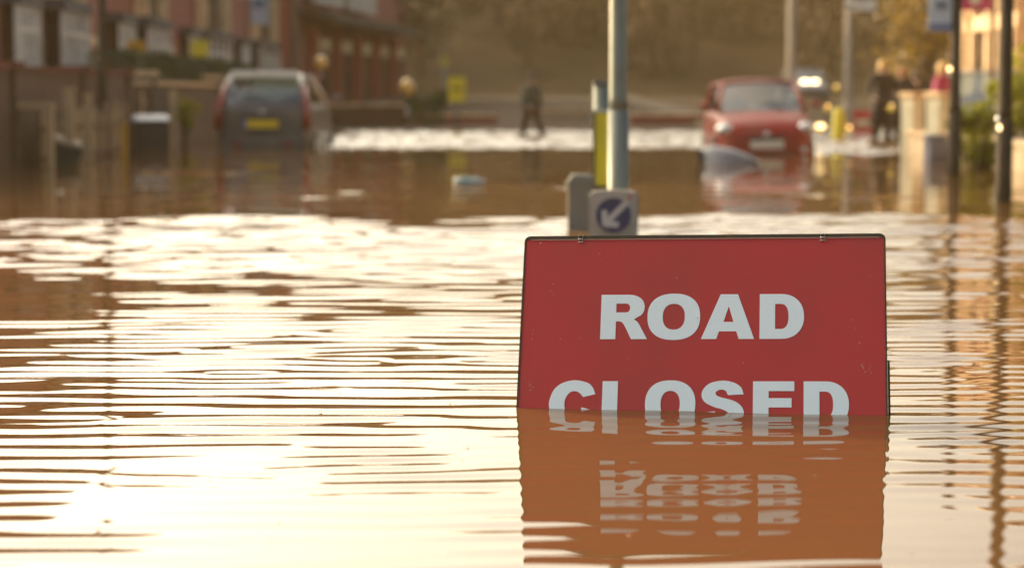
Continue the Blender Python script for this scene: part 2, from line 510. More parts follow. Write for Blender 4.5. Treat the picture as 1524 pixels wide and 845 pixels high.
# fine honeycomb cells of the reflective film
mp = n.new('ShaderNodeMapping'); mp.inputs['Scale'].default_value = (1, .001, 1)
l.new(tc.outputs['Object'], mp.inputs[0])
bt = n.new('ShaderNodeTexBrick'); bt.inputs['Scale'].default_value = 1
bt.inputs['Brick Width'].default_value = .0062; bt.inputs['Row Height'].default_value = .0052; bt.inputs['Mortar Size'].default_value = .0007; bt.inputs['Mortar Smooth'].default_value = .6
bt.inputs['Color1'].default_value = (.50, .035, .028, 1); bt.inputs['Color2'].default_value = (.47, .033, .027, 1); bt.inputs['Mortar'].default_value = (.58, .062, .05, 1)
mp2 = n.new('ShaderNodeMapping'); mp2.inputs['Rotation'].default_value = (R(90), 0, 0)
l.new(tc.outputs['Object'], mp2.inputs[0]); l.new(mp2.outputs[0], bt.inputs['Vector'])
nz = n.new('ShaderNodeTexNoise'); nz.inputs['Scale'].default_value = 3.0; nz.inputs['Detail'].default_value = 6
l.new(tc.outputs['Object'], nz.inputs[0])
f1 = n.new('ShaderNodeMix'); f1.data_type = 'RGBA'; f1.inputs['B'].default_value = (.40, .05, .038, 1)
rp = n.new('ShaderNodeValToRGB'); rp.color_ramp.elements[0].position = .45; rp.color_ramp.elements[1].position = .75
rp.color_ramp.elements[1].color = (.85, .85, .85, 1)
l.new(nz.outputs['Fac'], rp.inputs[0]); l.new(rp.outputs[0], f1.inputs['Factor']); l.new(bt.outputs['Color'], f1.inputs['A'])
# scratches and chips
mp3 = n.new('ShaderNodeMapping'); mp3.inputs['Scale'].default_value = (1, 1, .45); mp3.inputs['Rotation'].default_value = (0, R(15), 0)
l.new(tc.outputs['Object'], mp3.inputs[0])
n3 = n.new('ShaderNodeTexNoise'); n3.inputs['Scale'].default_value = 95; n3.inputs['Detail'].default_value = 3
l.new(mp3.outputs[0], n3.inputs[0])
n4 = n.new('ShaderNodeTexNoise'); n4.inputs['Scale'].default_value = 5; n4.inputs['Detail'].default_value = 2
l.new(tc.outputs['Object'], n4.inputs[0])
ml = n.new('ShaderNodeMath'); ml.operation = 'MULTIPLY'; l.new(n3.outputs['Fac'], ml.inputs[0]); l.new(n4.outputs['Fac'], ml.inputs[1])
gt = n.new('ShaderNodeMath'); gt.operation = 'GREATER_THAN'; gt.inputs[1].default_value = .475; l.new(ml.outputs[0], gt.inputs[0])
f2 = n.new('ShaderNodeMix'); f2.data_type = 'RGBA'; f2.inputs['B'].default_value = (.62, .40, .32, 1)
l.new(gt.outputs[0], f2.inputs['Factor']); l.new(f1.outputs['Result'], f2.inputs['A'])
l.new(f2.outputs['Result'], pb.inputs['Base Color'])

def rrect(w, h, r_, x0=0, z0=0, seg=6):
    pts = []
    for cx, cz, a0 in ((w / 2 - r_, -r_, 0), (-w / 2 + r_, -r_, 90), (-w / 2 + r_, -h + r_, 180), (w / 2 - r_, -h + r_, 270)):
        for k in range(seg + 1):
            a = R(a0 + 90 * k / seg)
            pts.append((x0 + cx + r_ * math.cos(a), z0 + cz + r_ * math.sin(a)))
    return pts
W_, H_ = 1.05, .75
MB().prism(rrect(W_, H_, .012), 'y', .0, .0025).build('panel', sm, sign)
M_edge = mat('rusty edge strip', (.055, .035, .015), .7, scale=40, dirt=(.13, .07, .03), dscale=20)
M_alu = mat('worn aluminium', (.55, .54, .50), .35, metal=.7, scale=60)
# folded frame behind the panel: four edge members, standing 2 mm proud all round
fr = MB()
fr.prism([(.0045, .002), (.028, .002), (.028, -.012), (.0045, -.012)], 'x', -W_ / 2 + .010, W_ / 2 - .010)
fr.build('top_rail', M_edge, sign, bevel=.002)
for sx in (-1, 1):
    s_ = MB()
    x0, x1 = sx * (W_ / 2 - .010), sx * (W_ / 2 + .0025)
    s_.prism([(min(x0, x1), .0045), (max(x0, x1), .0045), (max(x0, x1), .028), (min(x0, x1), .028)], 'z', -H_, -.001)
    s_.build('side_rail', M_edge, sign, bevel=.002)
# rim folded round the panel: a dark rounded-corner band, thickest along the top
po = rrect(W_ + .007, H_ + .012, .018, 0, .0095); pi_ = rrect(W_ - .003, H_ - .004, .010, 0, -.0015)
nn_ = len(po); vs = [(x, y, z) for y in (-.0022, .010) for ring in (po, pi_) for x, z in ring]
fs = []
for k in range(nn_):
    k2 = (k + 1) % nn_
    fs += [(k, k2, nn_ + k2, nn_ + k), (2 * nn_ + k, 3 * nn_ + k, 3 * nn_ + k2, 2 * nn_ + k2), (k, 2 * nn_ + k, 2 * nn_ + k2, k2), (nn_ + k, nn_ + k2, 3 * nn_ + k2, 3 * nn_ + k)]
MB().add(vs, fs).build('rim_band', M_edge, sign)
lip = MB()
lip.box(0, -.0028, -.0032, W_ - .03, .0015, .0016)
lip.build('bright_trim', mat('pale pink trim', (.55, .36, .26), .5, scale=50), sign)
for u in (-.361, .348):                        # wire clips over the top edge
    cl = MB()
    for dx in (-.006, .006):
        cl.tube([(u + dx, .02, -.006), (u + dx, .016, .011), (u + dx, .004, .013), (u + dx, -.006, .010), (u + dx, -.006, -.013)], .0018, n=6)
    cl.tube([(u - .008, -.005, -.012), (u + .008, -.005, -.012)], .002, n=6)
    cl.tube([(u - .008, -.006, -.003), (u + .008, -.006, -.003)], .0016, n=6)
    c_ = cl.build('clip', M_alu, sign, smooth=True)
# rear legs of the folding frame, hinged at the top and spread backwards
for sx in (-1, 1):
    lg = MB()
    lg.tube([(sx * .49, .03, -.01), (sx * .50, .34, -.72)], .012, n=8)
    lg.build('rear_leg', M_edge, sign, smooth=True)
stay = MB(); stay.box(W_ / 2 + .008, .030, -.50, .006, .03, .26, rx=R(-6)); stay.build('side_stay', M_edge, sign, bevel=.002)
lgb = MB(); lgb.tube([(-.49, .20, -.40), (.49, .20, -.40)], .009, n=8); lgb.build('cross_bar', M_edge, sign, smooth=True)

M_let = bpy.data.materials.new('white reflective letters'); M_let.use_nodes = True
n, l = M_let.node_tree.nodes, M_let.node_tree.links
pb = n['Principled BSDF']; pb.inputs['Roughness'].default_value = .35
tc = n.new('ShaderNodeTexCoord'); mp2 = n.new('ShaderNodeMapping'); mp2.inputs['Rotation'].default_value = (R(90), 0, 0)
l.new(tc.outputs['Object'], mp2.inputs[0])
bt = n.new('ShaderNodeTexBrick'); bt.inputs['Scale'].default_value = 1
bt.inputs['Brick Width'].default_value = .0062; bt.inputs['Row Height'].default_value = .0052; bt.inputs['Mortar Size'].default_value = .0006
bt.inputs['Color1'].default_value = (.80, .90, .93, 1); bt.inputs['Color2'].default_value = (.76, .86, .89, 1); bt.inputs['Mortar'].default_value = (.86, .90, .90, 1)
l.new(mp2.outputs[0], bt.inputs['Vector'])
n3 = n.new('ShaderNodeTexNoise'); n3.inputs['Scale'].default_value = 60; n3.inputs['Detail'].default_value = 4
n4 = n.new('ShaderNodeTexNoise'); n4.inputs['Scale'].default_value = 6
l.new(tc.outputs['Object'], n3.inputs[0]); l.new(tc.outputs['Object'], n4.inputs[0])
ml = n.new('ShaderNodeMath'); ml.operation = 'MULTIPLY'; l.new(n3.outputs['Fac'], ml.inputs[0]); l.new(n4.outputs['Fac'], ml.inputs[1])
gt = n.new('ShaderNodeMath'); gt.operation = 'GREATER_THAN'; gt.inputs[1].default_value = .42; l.new(ml.outputs[0], gt.inputs[0])
f2 = n.new('ShaderNodeMix'); f2.data_type = 'RGBA'; f2.inputs['B'].default_value = (.22, .20, .17, 1)
l.new(gt.outputs[0], f2.inputs['Factor']); l.new(bt.outputs['Color'], f2.inputs['A'])
l.new(f2.outputs['Result'], pb.inputs['Base Color'])

def sup(cx, cy, rx, ry, p=2.35, n=48):
    o = []
    for k in range(n):
        t = 2 * math.pi * k / n
        c, s = math.cos(t), math.sin(t)
        o.append((cx + rx * math.copysign(abs(c) ** (2 / p), c), cy + ry * math.copysign(abs(s) ** (2 / p), s)))
    return o
def qarc(cx, cy, rx, ry, a0, a1, n=12, p=2.2):
    o = []
    for k in range(n + 1):
        t = R(a0 + (a1 - a0) * k / n)
        c, s = math.cos(t), math.sin(t)
        o.append((cx + rx * math.copysign(abs(c) ** (2 / p), c), cy + ry * math.copysign(abs(s) ** (2 / p), s)))
    return o
def crom(pts, closed=False, n=5):
    o = []
    m = len(pts)
    for i in range(m - 1):
        p0 = pts[max(i - 1, 0)]; p1 = pts[i]; p2 = pts[i + 1]; p3 = pts[min(i + 2, m - 1)]
        for k in range(n):
            t = k / n
            o.append(tuple(.5 * (2 * p1[j] + (-p0[j] + p2[j]) * t + (2 * p0[j] - 5 * p1[j] + 4 * p2[j] - p3[j]) * t * t + (-p0[j] + 3 * p1[j] - 3 * p2[j] + p3[j]) * t ** 3) for j in (0, 1)))
    o.append(pts[-1])
    return o
# letter outlines: unit cap height, y measured DOWN from the cap line
def L_D(w):
    outer = [(0, 0), (.48, 0)] + qarc(.48, .5, w - .48, .5, -90, 90, 18)[1:] + [(0, 1)]
    inner = [(.345, .22), (.47, .22)] + qarc(.47, .5, w - .47 - .345, .28, -90, 90, 14, 2.4)[1:] + [(.345, .78)]
    return [outer, inner]
LET = {
 'R': [[(0, 0), (.62, 0)] + qarc(.62, .28, .37, .28, -90, 40, 12) + [(.86, .49), (.75, .56)] + crom([(.75, .56), (.84, .62), (.92, .75), (1.06, 1)]) + [(.70, 1)] + crom([(.70, 1), (.55, .71), (.48, .62), (.41, .60)]) + [(.345, .60), (.345, 1), (0, 1)],
       [(.345, .20), (.57, .20)] + qarc(.57, .30, .09, .10, -90, 90, 8) + [(.345, .40)]],
 'O': lambda w: [sup(w / 2, .5, w / 2, .52), sup(w / 2, .5, w / 2 - .345, .29, 2.3)],
 'A': [[(.43, 0), (.82, 0), (1.19, 1), (.845, 1), (.79, .83), (.40, .83), (.345, 1), (0, 1)], [(.615, .27), (.50, .62), (.725, .62)]],
 'D': L_D,
 'L': [[(0, 0), (.345, 0), (.345, .78), (.84, .78), (.84, 1), (0, 1)]],
 'E': [[(0, 0), (.91, 0), (.91, .21), (.345, .21), (.345, .365), (.85, .365), (.85, .565), (.345, .565), (.345, .79), (.93, .79), (.93, 1), (0, 1)]],
 'C': [crom([(1.03, .285), (.96, .13), (.83, .03), (.55, -.02), (.28, .04), (.09, .19), (0, .42), (0, .58), (.09, .81), (.28, .96), (.55, 1.02), (.83, .96), (.99, .82), (1.05, .66)]) +
       crom([(.73, .575), (.70, .68), (.64, .75), (.55, .775), (.44, .74), (.36, .62), (.34, .50), (.36, .38), (.44, .26), (.55, .22), (.66, .25), (.76, .35)])],
 'S': [crom([(.585, .30), (.585, .30)], n=1)[:1] + crom([(.93, .285), (.88, .14), (.73, .035), (.48, -.015), (.2, .035), (.045, .16), (0, .31), (.07, .45), (.27, .555), (.46, .61), (.58, .67), (.61, .74), (.54, .81), (.43, .815), (.34, .765), (.30, .655)]) +
       crom([(-.04, .68), (.02, .84), (.16, .965), (.45, 1.02), (.73, .975), (.89, .87), (.94, .71), (.91, .58), (.80, .47), (.64, .40), (.45, .355), (.34, .31), (.31, .25), (.37, .195), (.46, .18), (.54, .21)])],
}
def letter_mesh(loops, cap, depth, m):
    cu = bpy.data.curves.new('letter', 'CURVE'); cu.dimensions = '2D'; cu.fill_mode = 'BOTH'; cu.extrude = depth / 2
    for lp in loops:
        sp = cu.splines.new('POLY'); sp.points.add(len(lp) - 1)
        for i, (x, y) in enumerate(lp):
            sp.points[i].co = (x * cap, -y * cap, 0, 1)
        sp.use_cyclic_u = True
    o = bpy.data.objects.new('letter', cu); C.objects.link(o)
    dg = bpy.context.evaluated_depsgraph_get()
    me = bpy.data.meshes.new_from_object(o.evaluated_get(dg))
    bpy.data.objects.remove(o); bpy.data.curves.remove(cu)
    me.transform(Matrix.Rotation(R(90), 4, 'X'))
    me.name = 'letter'
    me.materials.clear(); me.materials.append(m)
    return me
CAP = .138
rowsL = [('R', -.293, None, -.178), ('O', -.157, 1.19, -.178), ('A', -.001, None, -.178), ('D', .167, .99, -.178),
         ('C', -.433, None, -.445), ('L', -.281, None, -.445), ('O', -.157, 1.12, -.445), ('S', .004, None, -.445), ('E', .150, None, -.445), ('D', .293, .99, -.445)]
for ch, x0, w, top in rowsL:
    lp = LET[ch](w) if callable(LET[ch]) else LET[ch]
    link_mesh('letter', letter_mesh([[(x_ * .93, y_) for x_, y_ in q_] for q_ in lp], CAP, .0008, M_let), sign, loc=(x0, -.0007, top))
# a few bare chips knocked out of the film near the edges
M_chip = mat('bare chipped metal', (.5, .36, .28), .5, scale=80)
for (cx, cz, nn) in ((-.485, -.46, 9), (.455, -.395, 8), (.475, -.413, 6), (-.44, -.16, 3), (-.40, -.30, 2), (.43, -.27, 3), (-.30, -.06, 3), (.455, -.33, 3), (-.495, -.30, 3), (.36, -.10, 2), (-.20, -.36, 2), (.49, -.12, 3), (.13, -.40, 2)):
    cb = MB()
    for k in range(nn):
        x, z = cx + random.uniform(-.011, .011), cz + random.uniform(-.017, .017)
        s_ = random.uniform(.0007, .0016)
        cb.add([(x - s_, -.0009, z), (x, -.0009, z - s_ * 2.2), (x + s_, -.0009, z + s_ * .5), (x, -.0009, z + s_ * 1.6)], [(0, 1, 2, 3)])
    cb.build('chipped_spot', M_chip, sign)

# ------------------------------------------------------------------ traffic island: lamp post, keep left bollard, marker post
p = at(920, 356, 14.3)
lampc = empty('lamp_post', (p.x, 14.3, -.5), 0, 'tall grey steel lamp post on the flooded island behind the red sign', 'lamp post')
MB().tube([(0, 0, 0), (0, 0, 1.3), (-.03, 0, 1.36), (-.03, 0, 6.5)][:2], [.068, .066], n=20).build('base_column', M_galv, lampc, smooth=True)
MB().tube([(0, 0, 1.3), (-.004, 0, 1.38), (-.012, 0, 6.4)], [.066, .055, .042], n=20).build('shaft', M_galv, lampc, smooth=True)
MB().tube([(-.012, 0, 6.4), (-.03, -.3, 6.75), (-.05, -1.1, 6.9)], [.04, .035, .03], n=10).build('arm', M_galv, lampc, smooth=True)
MB().box(-.05, -1.4, 6.9, .26, .6, .12).build('lantern', M_grey_pl, lampc, bevel=.03)
MB().box(0.0, -.069, .35, .08, .01, .25).build('access_door', M_galv, lampc, bevel=.002)

M_blue = mat('blue roundel film', (.035, .04, .105), .4)
M_shell = mat('weathered white shell', (.34, .31, .26), .5, dirt=(.25, .2, .14), dscale=9)
p = at(913, 356, 13.9)
kb = empty('keep_left_bollard', (p.x, 13.9, -.5), R(-3), 'white bollard with blue keep left roundel and white arrow, behind the red sign', 'bollard')
prof = [(-.148, 0), (.148, 0), (.152, .60), (.155, .76), (.150, .785), (.13, .800), (.06, .808), (0, .810), (-.06, .808), (-.13, .800), (-.150, .785), (-.155, .76), (-.152, .60)]
MB().prism(prof, 'y', -.06, .06).build('shell', M_shell, kb, bevel=.008)
rim = MB(); rim.prism([(x * .93, .03 + z * .962) for x, z in prof if z > 0.01] + [(-.137, .3), (.137, .3)][:0], 'y', -.064, -.061).build('face_panel', mat('pale face film', (.38, .35, .31), .45, dirt=(.3, .25, .2), dscale=12), kb)
disc = [(.108 * math.cos(6.2832 * k / 40) , .655 + .108 * math.sin(6.2832 * k / 40)) for k in range(40)]
MB().prism(disc, 'y', -.067, -.0645).build('roundel', M_blue, kb)
# white arrow pointing down and to the left, running up over the rim of the roundel
def rot45(pts, cx, cz, a=R(45)):
    return [(cx + x * math.cos(a) - z * math.sin(a), cz + x * math.sin(a) + z * math.cos(a)) for x, z in pts]
arrow = [(-.085, 0), (-.085 + .01, -.07), (-.055, -.085), (-.045, -.02), (.125, -.02), (.125, .02), (-.045, .02), (-.055, .085), (-.075, .07)]
arrow = [(-.088, 0), (-.088, -.012), (-.03, -.075), (-.004, -.05), (-.036, -.018), (.118, -.018), (.118, .018), (-.036, .018), (-.004, .05), (-.03, .075), (-.088, .012)]
MB().prism(rot45(arrow, 0.0, .655), 'y', -.0695, -.0675).build('arrow', mat('arrow film', (.50, .48, .46), .45), kb)
MB().prism([(.085, .752), (.115, .757), (.112, .782), (.083, .778)], 'y', -.0710, -.0700).build('sticker', mat('pink sticker', (.45, .16, .17), .5), kb)

p = at(861, 345, 15.0)
gb = empty('grey_bollard', (p.x + .01, 15.0, -.5), 0, 'plain grey plastic bollard left of the keep left bollard, rounded top', 'bollard')
MB().prism([(-.085, 0), (.10, 0), (.095, .86), (-.045, .868), (-.075, .85), (-.082, .82)], 'y', -.09, .09).build('body', M_grey_pl, gb, bevel=.015)
MB().box(.005, 0, .80, .20, .20, .02).build('collar', M_grey_pl, gb, bevel=.006)
p = at(894, 340, 15.5)
mk = empty('marker_post', (p.x, 15.5, -.5), 0, 'grey marker post with a yellow reflective box, left of the tall lamp post', 'post')
MB().tube([(0, 0, 0), (0, 0, 1.46)], .055, n=16).build('shaft', M_galv, mk, smooth=True)
MB().box(0, 0, 1.475, .12, .12, .03).build('post_cap', M_grey_pl, mk, bevel=.01)
MB().box(.015, -.075, 1.02, .135, .045, .50).build('yellow_panel', M_yellow, mk, bevel=.006)
MB().box(-.052, -.082, 1.02, .014, .07, .52).build('panel_rim', M_pole, mk, bevel=.004)
MB().box(.01, -.078, .755, .15, .055, .03).build('lower_bracket', M_pole, mk, bevel=.004)
MB().box(.01, -.078, 1.285, .15, .055, .02).build('upper_bracket', M_rim, mk, bevel=.004)

# ------------------------------------------------------------------ cars
M_plate_y = mat('yellow plate', (.72, .50, .02), .4)
M_plate_w = mat('white plate', (.62, .60, .52), .4)
M_redlens = mat('red lens', (.24, .012, .012), .15, coat=.6)
M_headlens = mat('headlamp lens', (.62, .62, .60), .08, coat=1, metal=.4)
M_trim = mat('black trim', (.03, .03, .03), .5)
def car(name, label, loc, rz, W, L, H, paint, group, top=None, taper=.76, belt=.88, nose=.72, rear_slope=.25, screen=.75, hood=.75, lowpaint=None, front_cut=.08):
    root = empty(name, loc, rz, label, 'car', group)
    hw = W / 2; top = top or paint
    # lower body: rings of points along the length (rear is -y)
    st = [(-L / 2, .80, .32, belt - .10), (-L / 2 + .05, .93, .24, belt - .02), (-L / 2 + .35, 1.0, .20, belt), (-L * .2, 1.0, .18, belt), (L * .12, 1.0, .18, belt - .01),
          (L / 2 - hood, .99, .18, belt - .03), (L / 2 - .35, .95, .20, nose + .02), (L / 2 - .08, .84, .22, nose - .10), (L / 2, .68, .30, nose - .24)]
    bb = MB(); vs = []; K = 14
    for y, k, zl, zt in st:
        w = hw * k; h = zt - zl
        half = [(0, zl), (w * .82, zl), (w * .97, zl + h * .12), (w, zl + h * .42), (w * .985, zl + h * .72), (w * .93, zt - .03), (w * .80, zt + .012), (0, zt + .035)]
        ring = half + [(-x, z) for x, z in reversed(half[1:-1])]
        vs += [(x, y, z) for x, z in ring]
    K = 14
    fs = [(i * K + k, i * K + (k + 1) % K, (i + 1) * K + (k + 1) % K, (i + 1) * K + k) for i in range(len(st) - 1) for k in range(K)]
    fs += [tuple(reversed(range(K))), tuple((len(st) - 1) * K + k for k in range(K))]
    bb.add(vs, fs)
    body = bb.build('body', paint, root, smooth=True)
    sub = body.modifiers.new('s', 'SUBSURF'); sub.levels = 2; sub.render_levels = 2
    # greenhouse
    yb0, yb1 = -L / 2 + .12, L / 2 - hood
    yr0, yr1 = yb0 + rear_slope, yb1 - screen
    wb, wr = hw * .93, hw * taper
    zb, zr = belt - .01, H - .05
    bl = {('r', s): Vector((s * wb * .95, yb0, zb)) for s in (-1, 1)}
    bl.update({('f', s): Vector((s * wb * .93, yb1, zb - .02)) for s in (-1, 1)})
    rf = {('r', s): Vector((s * wr * .96, yr0, zr)) for s in (-1, 1)}
    rf.update({('f', s): Vector((s * wr * .94, yr1, zr - .02)) for s in (-1, 1)})
    ro = MB(); rows_ = []
    ny = 7; nxx = 9
    vs = []
    for j in range(ny):
        t = j / (ny - 1); y = yr0 - .06 + (yr1 - yr0 + .10) * t
        for i in range(nxx):
            s = -1 + 2 * i / (nxx - 1)
            vs.append((s * wr * (1.0 + .02 * math.sin(math.pi * t)), y, zr + .05 * (1 - abs(s) ** 3) * (0.35 + .65 * math.sin(math.pi * min(1, max(0, t * .9 + .08)))) - .012 * abs(s) ** 6))
    nvs = len(vs)
    vs += [(x, y, z - .035) for x, y, z in vs]
    fs = []
    for j in range(ny - 1):
        for i in range(nxx - 1):
            a = j * nxx + i
            fs.append((a, a + 1, a + nxx + 1, a + nxx)); fs.append((a + nvs, a + nxx + nvs, a + nxx + 1 + nvs, a + 1 + nvs))
    per = [i for i in range(nxx)] + [j * nxx + nxx - 1 for j in range(1, ny)] + [(ny - 1) * nxx + i for i in range(nxx - 2, -1, -1)] + [j * nxx for j in range(ny - 2, 0, -1)]
    for a, b_ in zip(per, per[1:] + per[:1]): fs.append((a, b_, b_ + nvs, a + nvs))
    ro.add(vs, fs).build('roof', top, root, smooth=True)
    for e in ('r', 'f'):
        for s in (-1, 1):
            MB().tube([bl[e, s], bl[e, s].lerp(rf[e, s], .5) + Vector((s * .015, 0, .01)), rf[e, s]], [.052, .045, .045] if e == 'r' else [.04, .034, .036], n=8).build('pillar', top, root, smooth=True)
    for s in (-1, 1):
        mb_, mr_ = bl['r', s].lerp(bl['f', s], .5), rf['r', s].lerp(rf['f', s], .48)
        MB().tube([mb_ + Vector((s * .01, 0, 0)), mr_], .03, n=6).build('pillar', M_trim, root, smooth=True)
        for a, b_ in ((0, .5), (.5, 1)):
            q = [bl['r', s].lerp(bl['f', s], a), bl['r', s].lerp(bl['f', s], b_), rf['r', s].lerp(rf['f', s], b_), rf['r', s].lerp(rf['f', s], a)]
            MB().add(q, [(0, 1, 2, 3)]).build('side_window', M_clear, root)
    for e, nm in (('r', 'rear_window'), ('f', 'windscreen')):
        d = -.02 if e == 'r' else .02
        vs = []
        for j in range(4):
            for i in range(7):
                s = i / 6; t = j / 3
                pnt = bl[e, -1].lerp(bl[e, 1], s).lerp(rf[e, -1].lerp(rf[e, 1], s), t)
                bulge = (1 - (2 * s - 1) ** 2)
                vs.append(pnt + Vector((0, d * 2.5 * bulge, 0)))
        fs = [(j * 7 + i, j * 7 + i + 1, (j + 1) * 7 + i + 1, (j + 1) * 7 + i) for j in range(3) for i in range(6)]
        g_ = MB().add(vs, fs).build(nm, M_clear, root, smooth=True)
        wp = MB().tube([(vs[1] + vs[2]) * .5 + Vector((0, d, .02)), vs[9] + Vector((.1, d, .0))], .008, n=5).build('wiper', M_trim, g_)
    # interior
    for s in (-1, 1):
        for yy in (L * .02, -L * .24):
            sb = MB(); sb.box(s * .36, yy, belt - .16, .46, .14, .5, rx=R(8)); sb.box(s * .36, yy - .04, belt + .07, .22, .08, .12)
            sb.build('seat', M_seat, root, bevel=.03)
    MB().tube([(.36 * 1, yb1 - .55, belt + .02), (.36, yb1 - .50, belt + .05)], .17, n=14).build('steering_wheel', M_trim, root)
    for s in (-1, 1):
        mr = MB(); mr.ball((s * (hw + .10), yb1 - .18, belt + .07), .078, sc=(1.0, .6, .75)); mr.build('door_mirror', paint, root, smooth=True)
        # doors: handles and shut lines
        for yy in (L * .03, -L * .2):
            MB().box(s * (hw * .992), yy, belt - .16, .02, .16, .03).build('door_handle', M_trim, root, bevel=.006)
    for s in (-1, 1):
        for yy in (-L / 2 + .68, L / 2 - .72):
            wv = MB().tube([(s * (hw - .20), yy, .30), (s * (hw + .005), yy, .30)], [.30, .30], n=20).build('wheel', M_blk, root)
            MB().tube([(s * (hw + .004), yy, .30), (s * (hw + .012), yy, .30)], [.19, .17], n=14).build('rim', M_rim, wv)
    # bumpers
    rbm = MB(); rbm.prism([(-hw * .93, -L / 2 + .05), (-hw * .85, -L / 2 - .05), (hw * .85, -L / 2 - .05), (hw * .93, -L / 2 + .05), (hw * .93, -L / 2 + .3), (-hw * .93, -L / 2 + .3)], 'z', .24, .50)
    rbm.build('rear_bumper', paint, root, bevel=.04)
    fbm = MB(); fbm.prism([(-hw * .95, L / 2 - .3), (hw * .95, L / 2 - .3), (hw * .90, L / 2 - .05), (hw * .70, L / 2 + .06), (-hw * .70, L / 2 + .06), (-hw * .90, L / 2 - .05)], 'z', .22, .50)
    fbm.build('front_bumper', paint, root, bevel=.045)
    return root, dict(hw=hw, L=L, bl=bl, rf=rf)

# left: grey people carrier seen from behind
silver = mat('silver paint', (.085, .08, .08), .45, metal=.2, coat=.4, var=.03, dirt=(.20, .15, .10), dscale=2.2)  # silver body darkened to carry the shade on its rear
pc, d_ = car('people_carrier', 'grey people carrier with sky light painted on its roof in deep water, its yellow rear plate towards the camera', (0, 0, 0), 0, 1.64, 4.1, 1.60, silver, 'cars standing in the flood',
             belt=1.08, nose=.88, rear_slope=.30, screen=.85, hood=.85, taper=.70, top=mat('roof paint with sky light', (.86, .80, .72), .35, coat=.8))  # sky light painted into the paler colour of roof and pillars
pp = at(396, 217, 37.5)
pc.location = (pp.x + .0, 37.5 + 2.05, -.33); pc.rotation_euler = (0, 0, R(-1.5))
ly = -2.05
for s in (-1, 1):
    lb = MB(); lb.tube([(s * .745, ly - .0, .66), (s * .735, ly + .05, 1.02), (s * .64, ly + .30, 1.40)], [.075, .07, .045], n=8)
    lb.build('tail_light', M_redlens, pc, smooth=True)
    rl = MB(); rl.box(s * .42, ly - .055, .40, .14, .02, .05); rl.build('reflector', M_redlens, pc, bevel=.005)
MB().box(0, ly - .055, .73, .54, .015, .13).build('number_plate', M_plate_y, pc, bevel=.003)
MB().box(-.30, ly - .052, .73, .055, .016, .13).build('plate_band', mat('plate blue band', (.05, .1, .4), .4), pc)
MB().box(0, ly - .035, .86, .60, .03, .04).build('tailgate_handle', M_trim, pc, bevel=.008)
MB().ball((0, ly - .045, .93), .045, sc=(1.2, .3, .8)).build('tailgate_emblem', M_rim, pc, smooth=True)
MB().box(0, ly + .26, 1.565, 1.10, .16, .11).build('roof_spoiler', MATS['roof paint with sky light'], pc, bevel=.01)  # spoiler carries the same painted sky light

# right: small red hatchback, facing the camera
redp = mat('red paint', (.27, .022, .011), .45, coat=.2, spec=.3, var=.04, dirt=(.26, .12, .08), dscale=2.5)
rc, d_ = car('red_hatchback', 'small red hatchback facing the camera, water up to its bumper', (0, 0, 0), R(180), 1.50, 3.5, 1.46, redp, 'cars standing in the flood',
             belt=.98, nose=.84, rear_slope=.3, screen=.62, hood=.78)
pp = at(1138, 232, 33.5)
rc.location = (pp.x + .07, 33.5 + 1.75, -.32); rc.rotation_euler = (0, R(1.2), R(180 - 1.0))
ly = 1.75
for s in (-1, 1):
    hb = MB()
    hb.add([(s * .44, ly - .04, .60), (s * .66, ly - .16, .60), (s * .735, ly - .42, .74), (s * .70, ly - .46, .84), (s * .52, ly - .20, .74), (s * .50, ly - .02, .58), (s * .66, ly - .10, .58), (s * .745, ly - .40, .75)], [(0, 5, 6, 1), (1, 6, 7, 2), (0, 1, 2, 3, 4)])
    hb2 = MB(); hb2.ball((s * .60, ly - .20, .70), .15, sc=(1.0, 1.0, .62))
    hb2.build('headlight_or_glint', M_headlens, rc, smooth=True)
    MB().ball((s * .55, ly + .035, .38), .05, sc=(1, .4, 1)).build('fog_light', M_headlens, rc, smooth=True)
MB().box(0, ly + .065, .47, .50, .015, .12).build('number_plate', M_plate_w, rc, bevel=.003)
MB().box(0, ly + .05, .31, .8, .03, .09).build('lower_grille', M_trim, rc, bevel=.01)
MB().box(0, ly + .0, .56, .52, .03, .045).build('upper_grille', M_trim, rc, bevel=.01)
MB().ball((0, ly + .02, .62), .05, sc=(1, .4, .9)).build('bonnet_emblem', M_rim, rc, smooth=True)

# parked silver car behind the right-hand wall and a dark car with a glint added for its roof, up the road
pk, _ = car('parked_car', 'silver parked car behind the garden wall by the sunlit houses', (8.0, 37.5, -.20), R(178), 1.7, 4.1, 1.5, mat('pale silver paint', (.5, .48, .45), .3, metal=.4, coat=.8), 'parked cars', belt=.95, nose=.75, rear_slope=.4, screen=.8, hood=.9)
fc, _ = car('distant_car', 'dark car with an added glowing glint, up the road beyond the red hatchback', (12.54, 97.0, ground_z(0, 97)), R(180), 1.75, 4.2, 1.5, mat('dark blue paint', (.05, .05, .06), .3, coat=.8), 'parked cars', belt=.92, nose=.76, rear_slope=.5, screen=.8, hood=.95)
M_glint_car = emit_mat('car roof glint', (1.0, .78, .42), 7)  # glow added in place of bright sky glare on a car roof
for s in (-1, 1):
    o = MB().ball((s * .21, 2.05, .92), .075, sc=(2.4, .4, .8)).build('headlight_or_glint', M_glint_car, fc, smooth=True)  # ovals set close together as one added glint, no real headlights

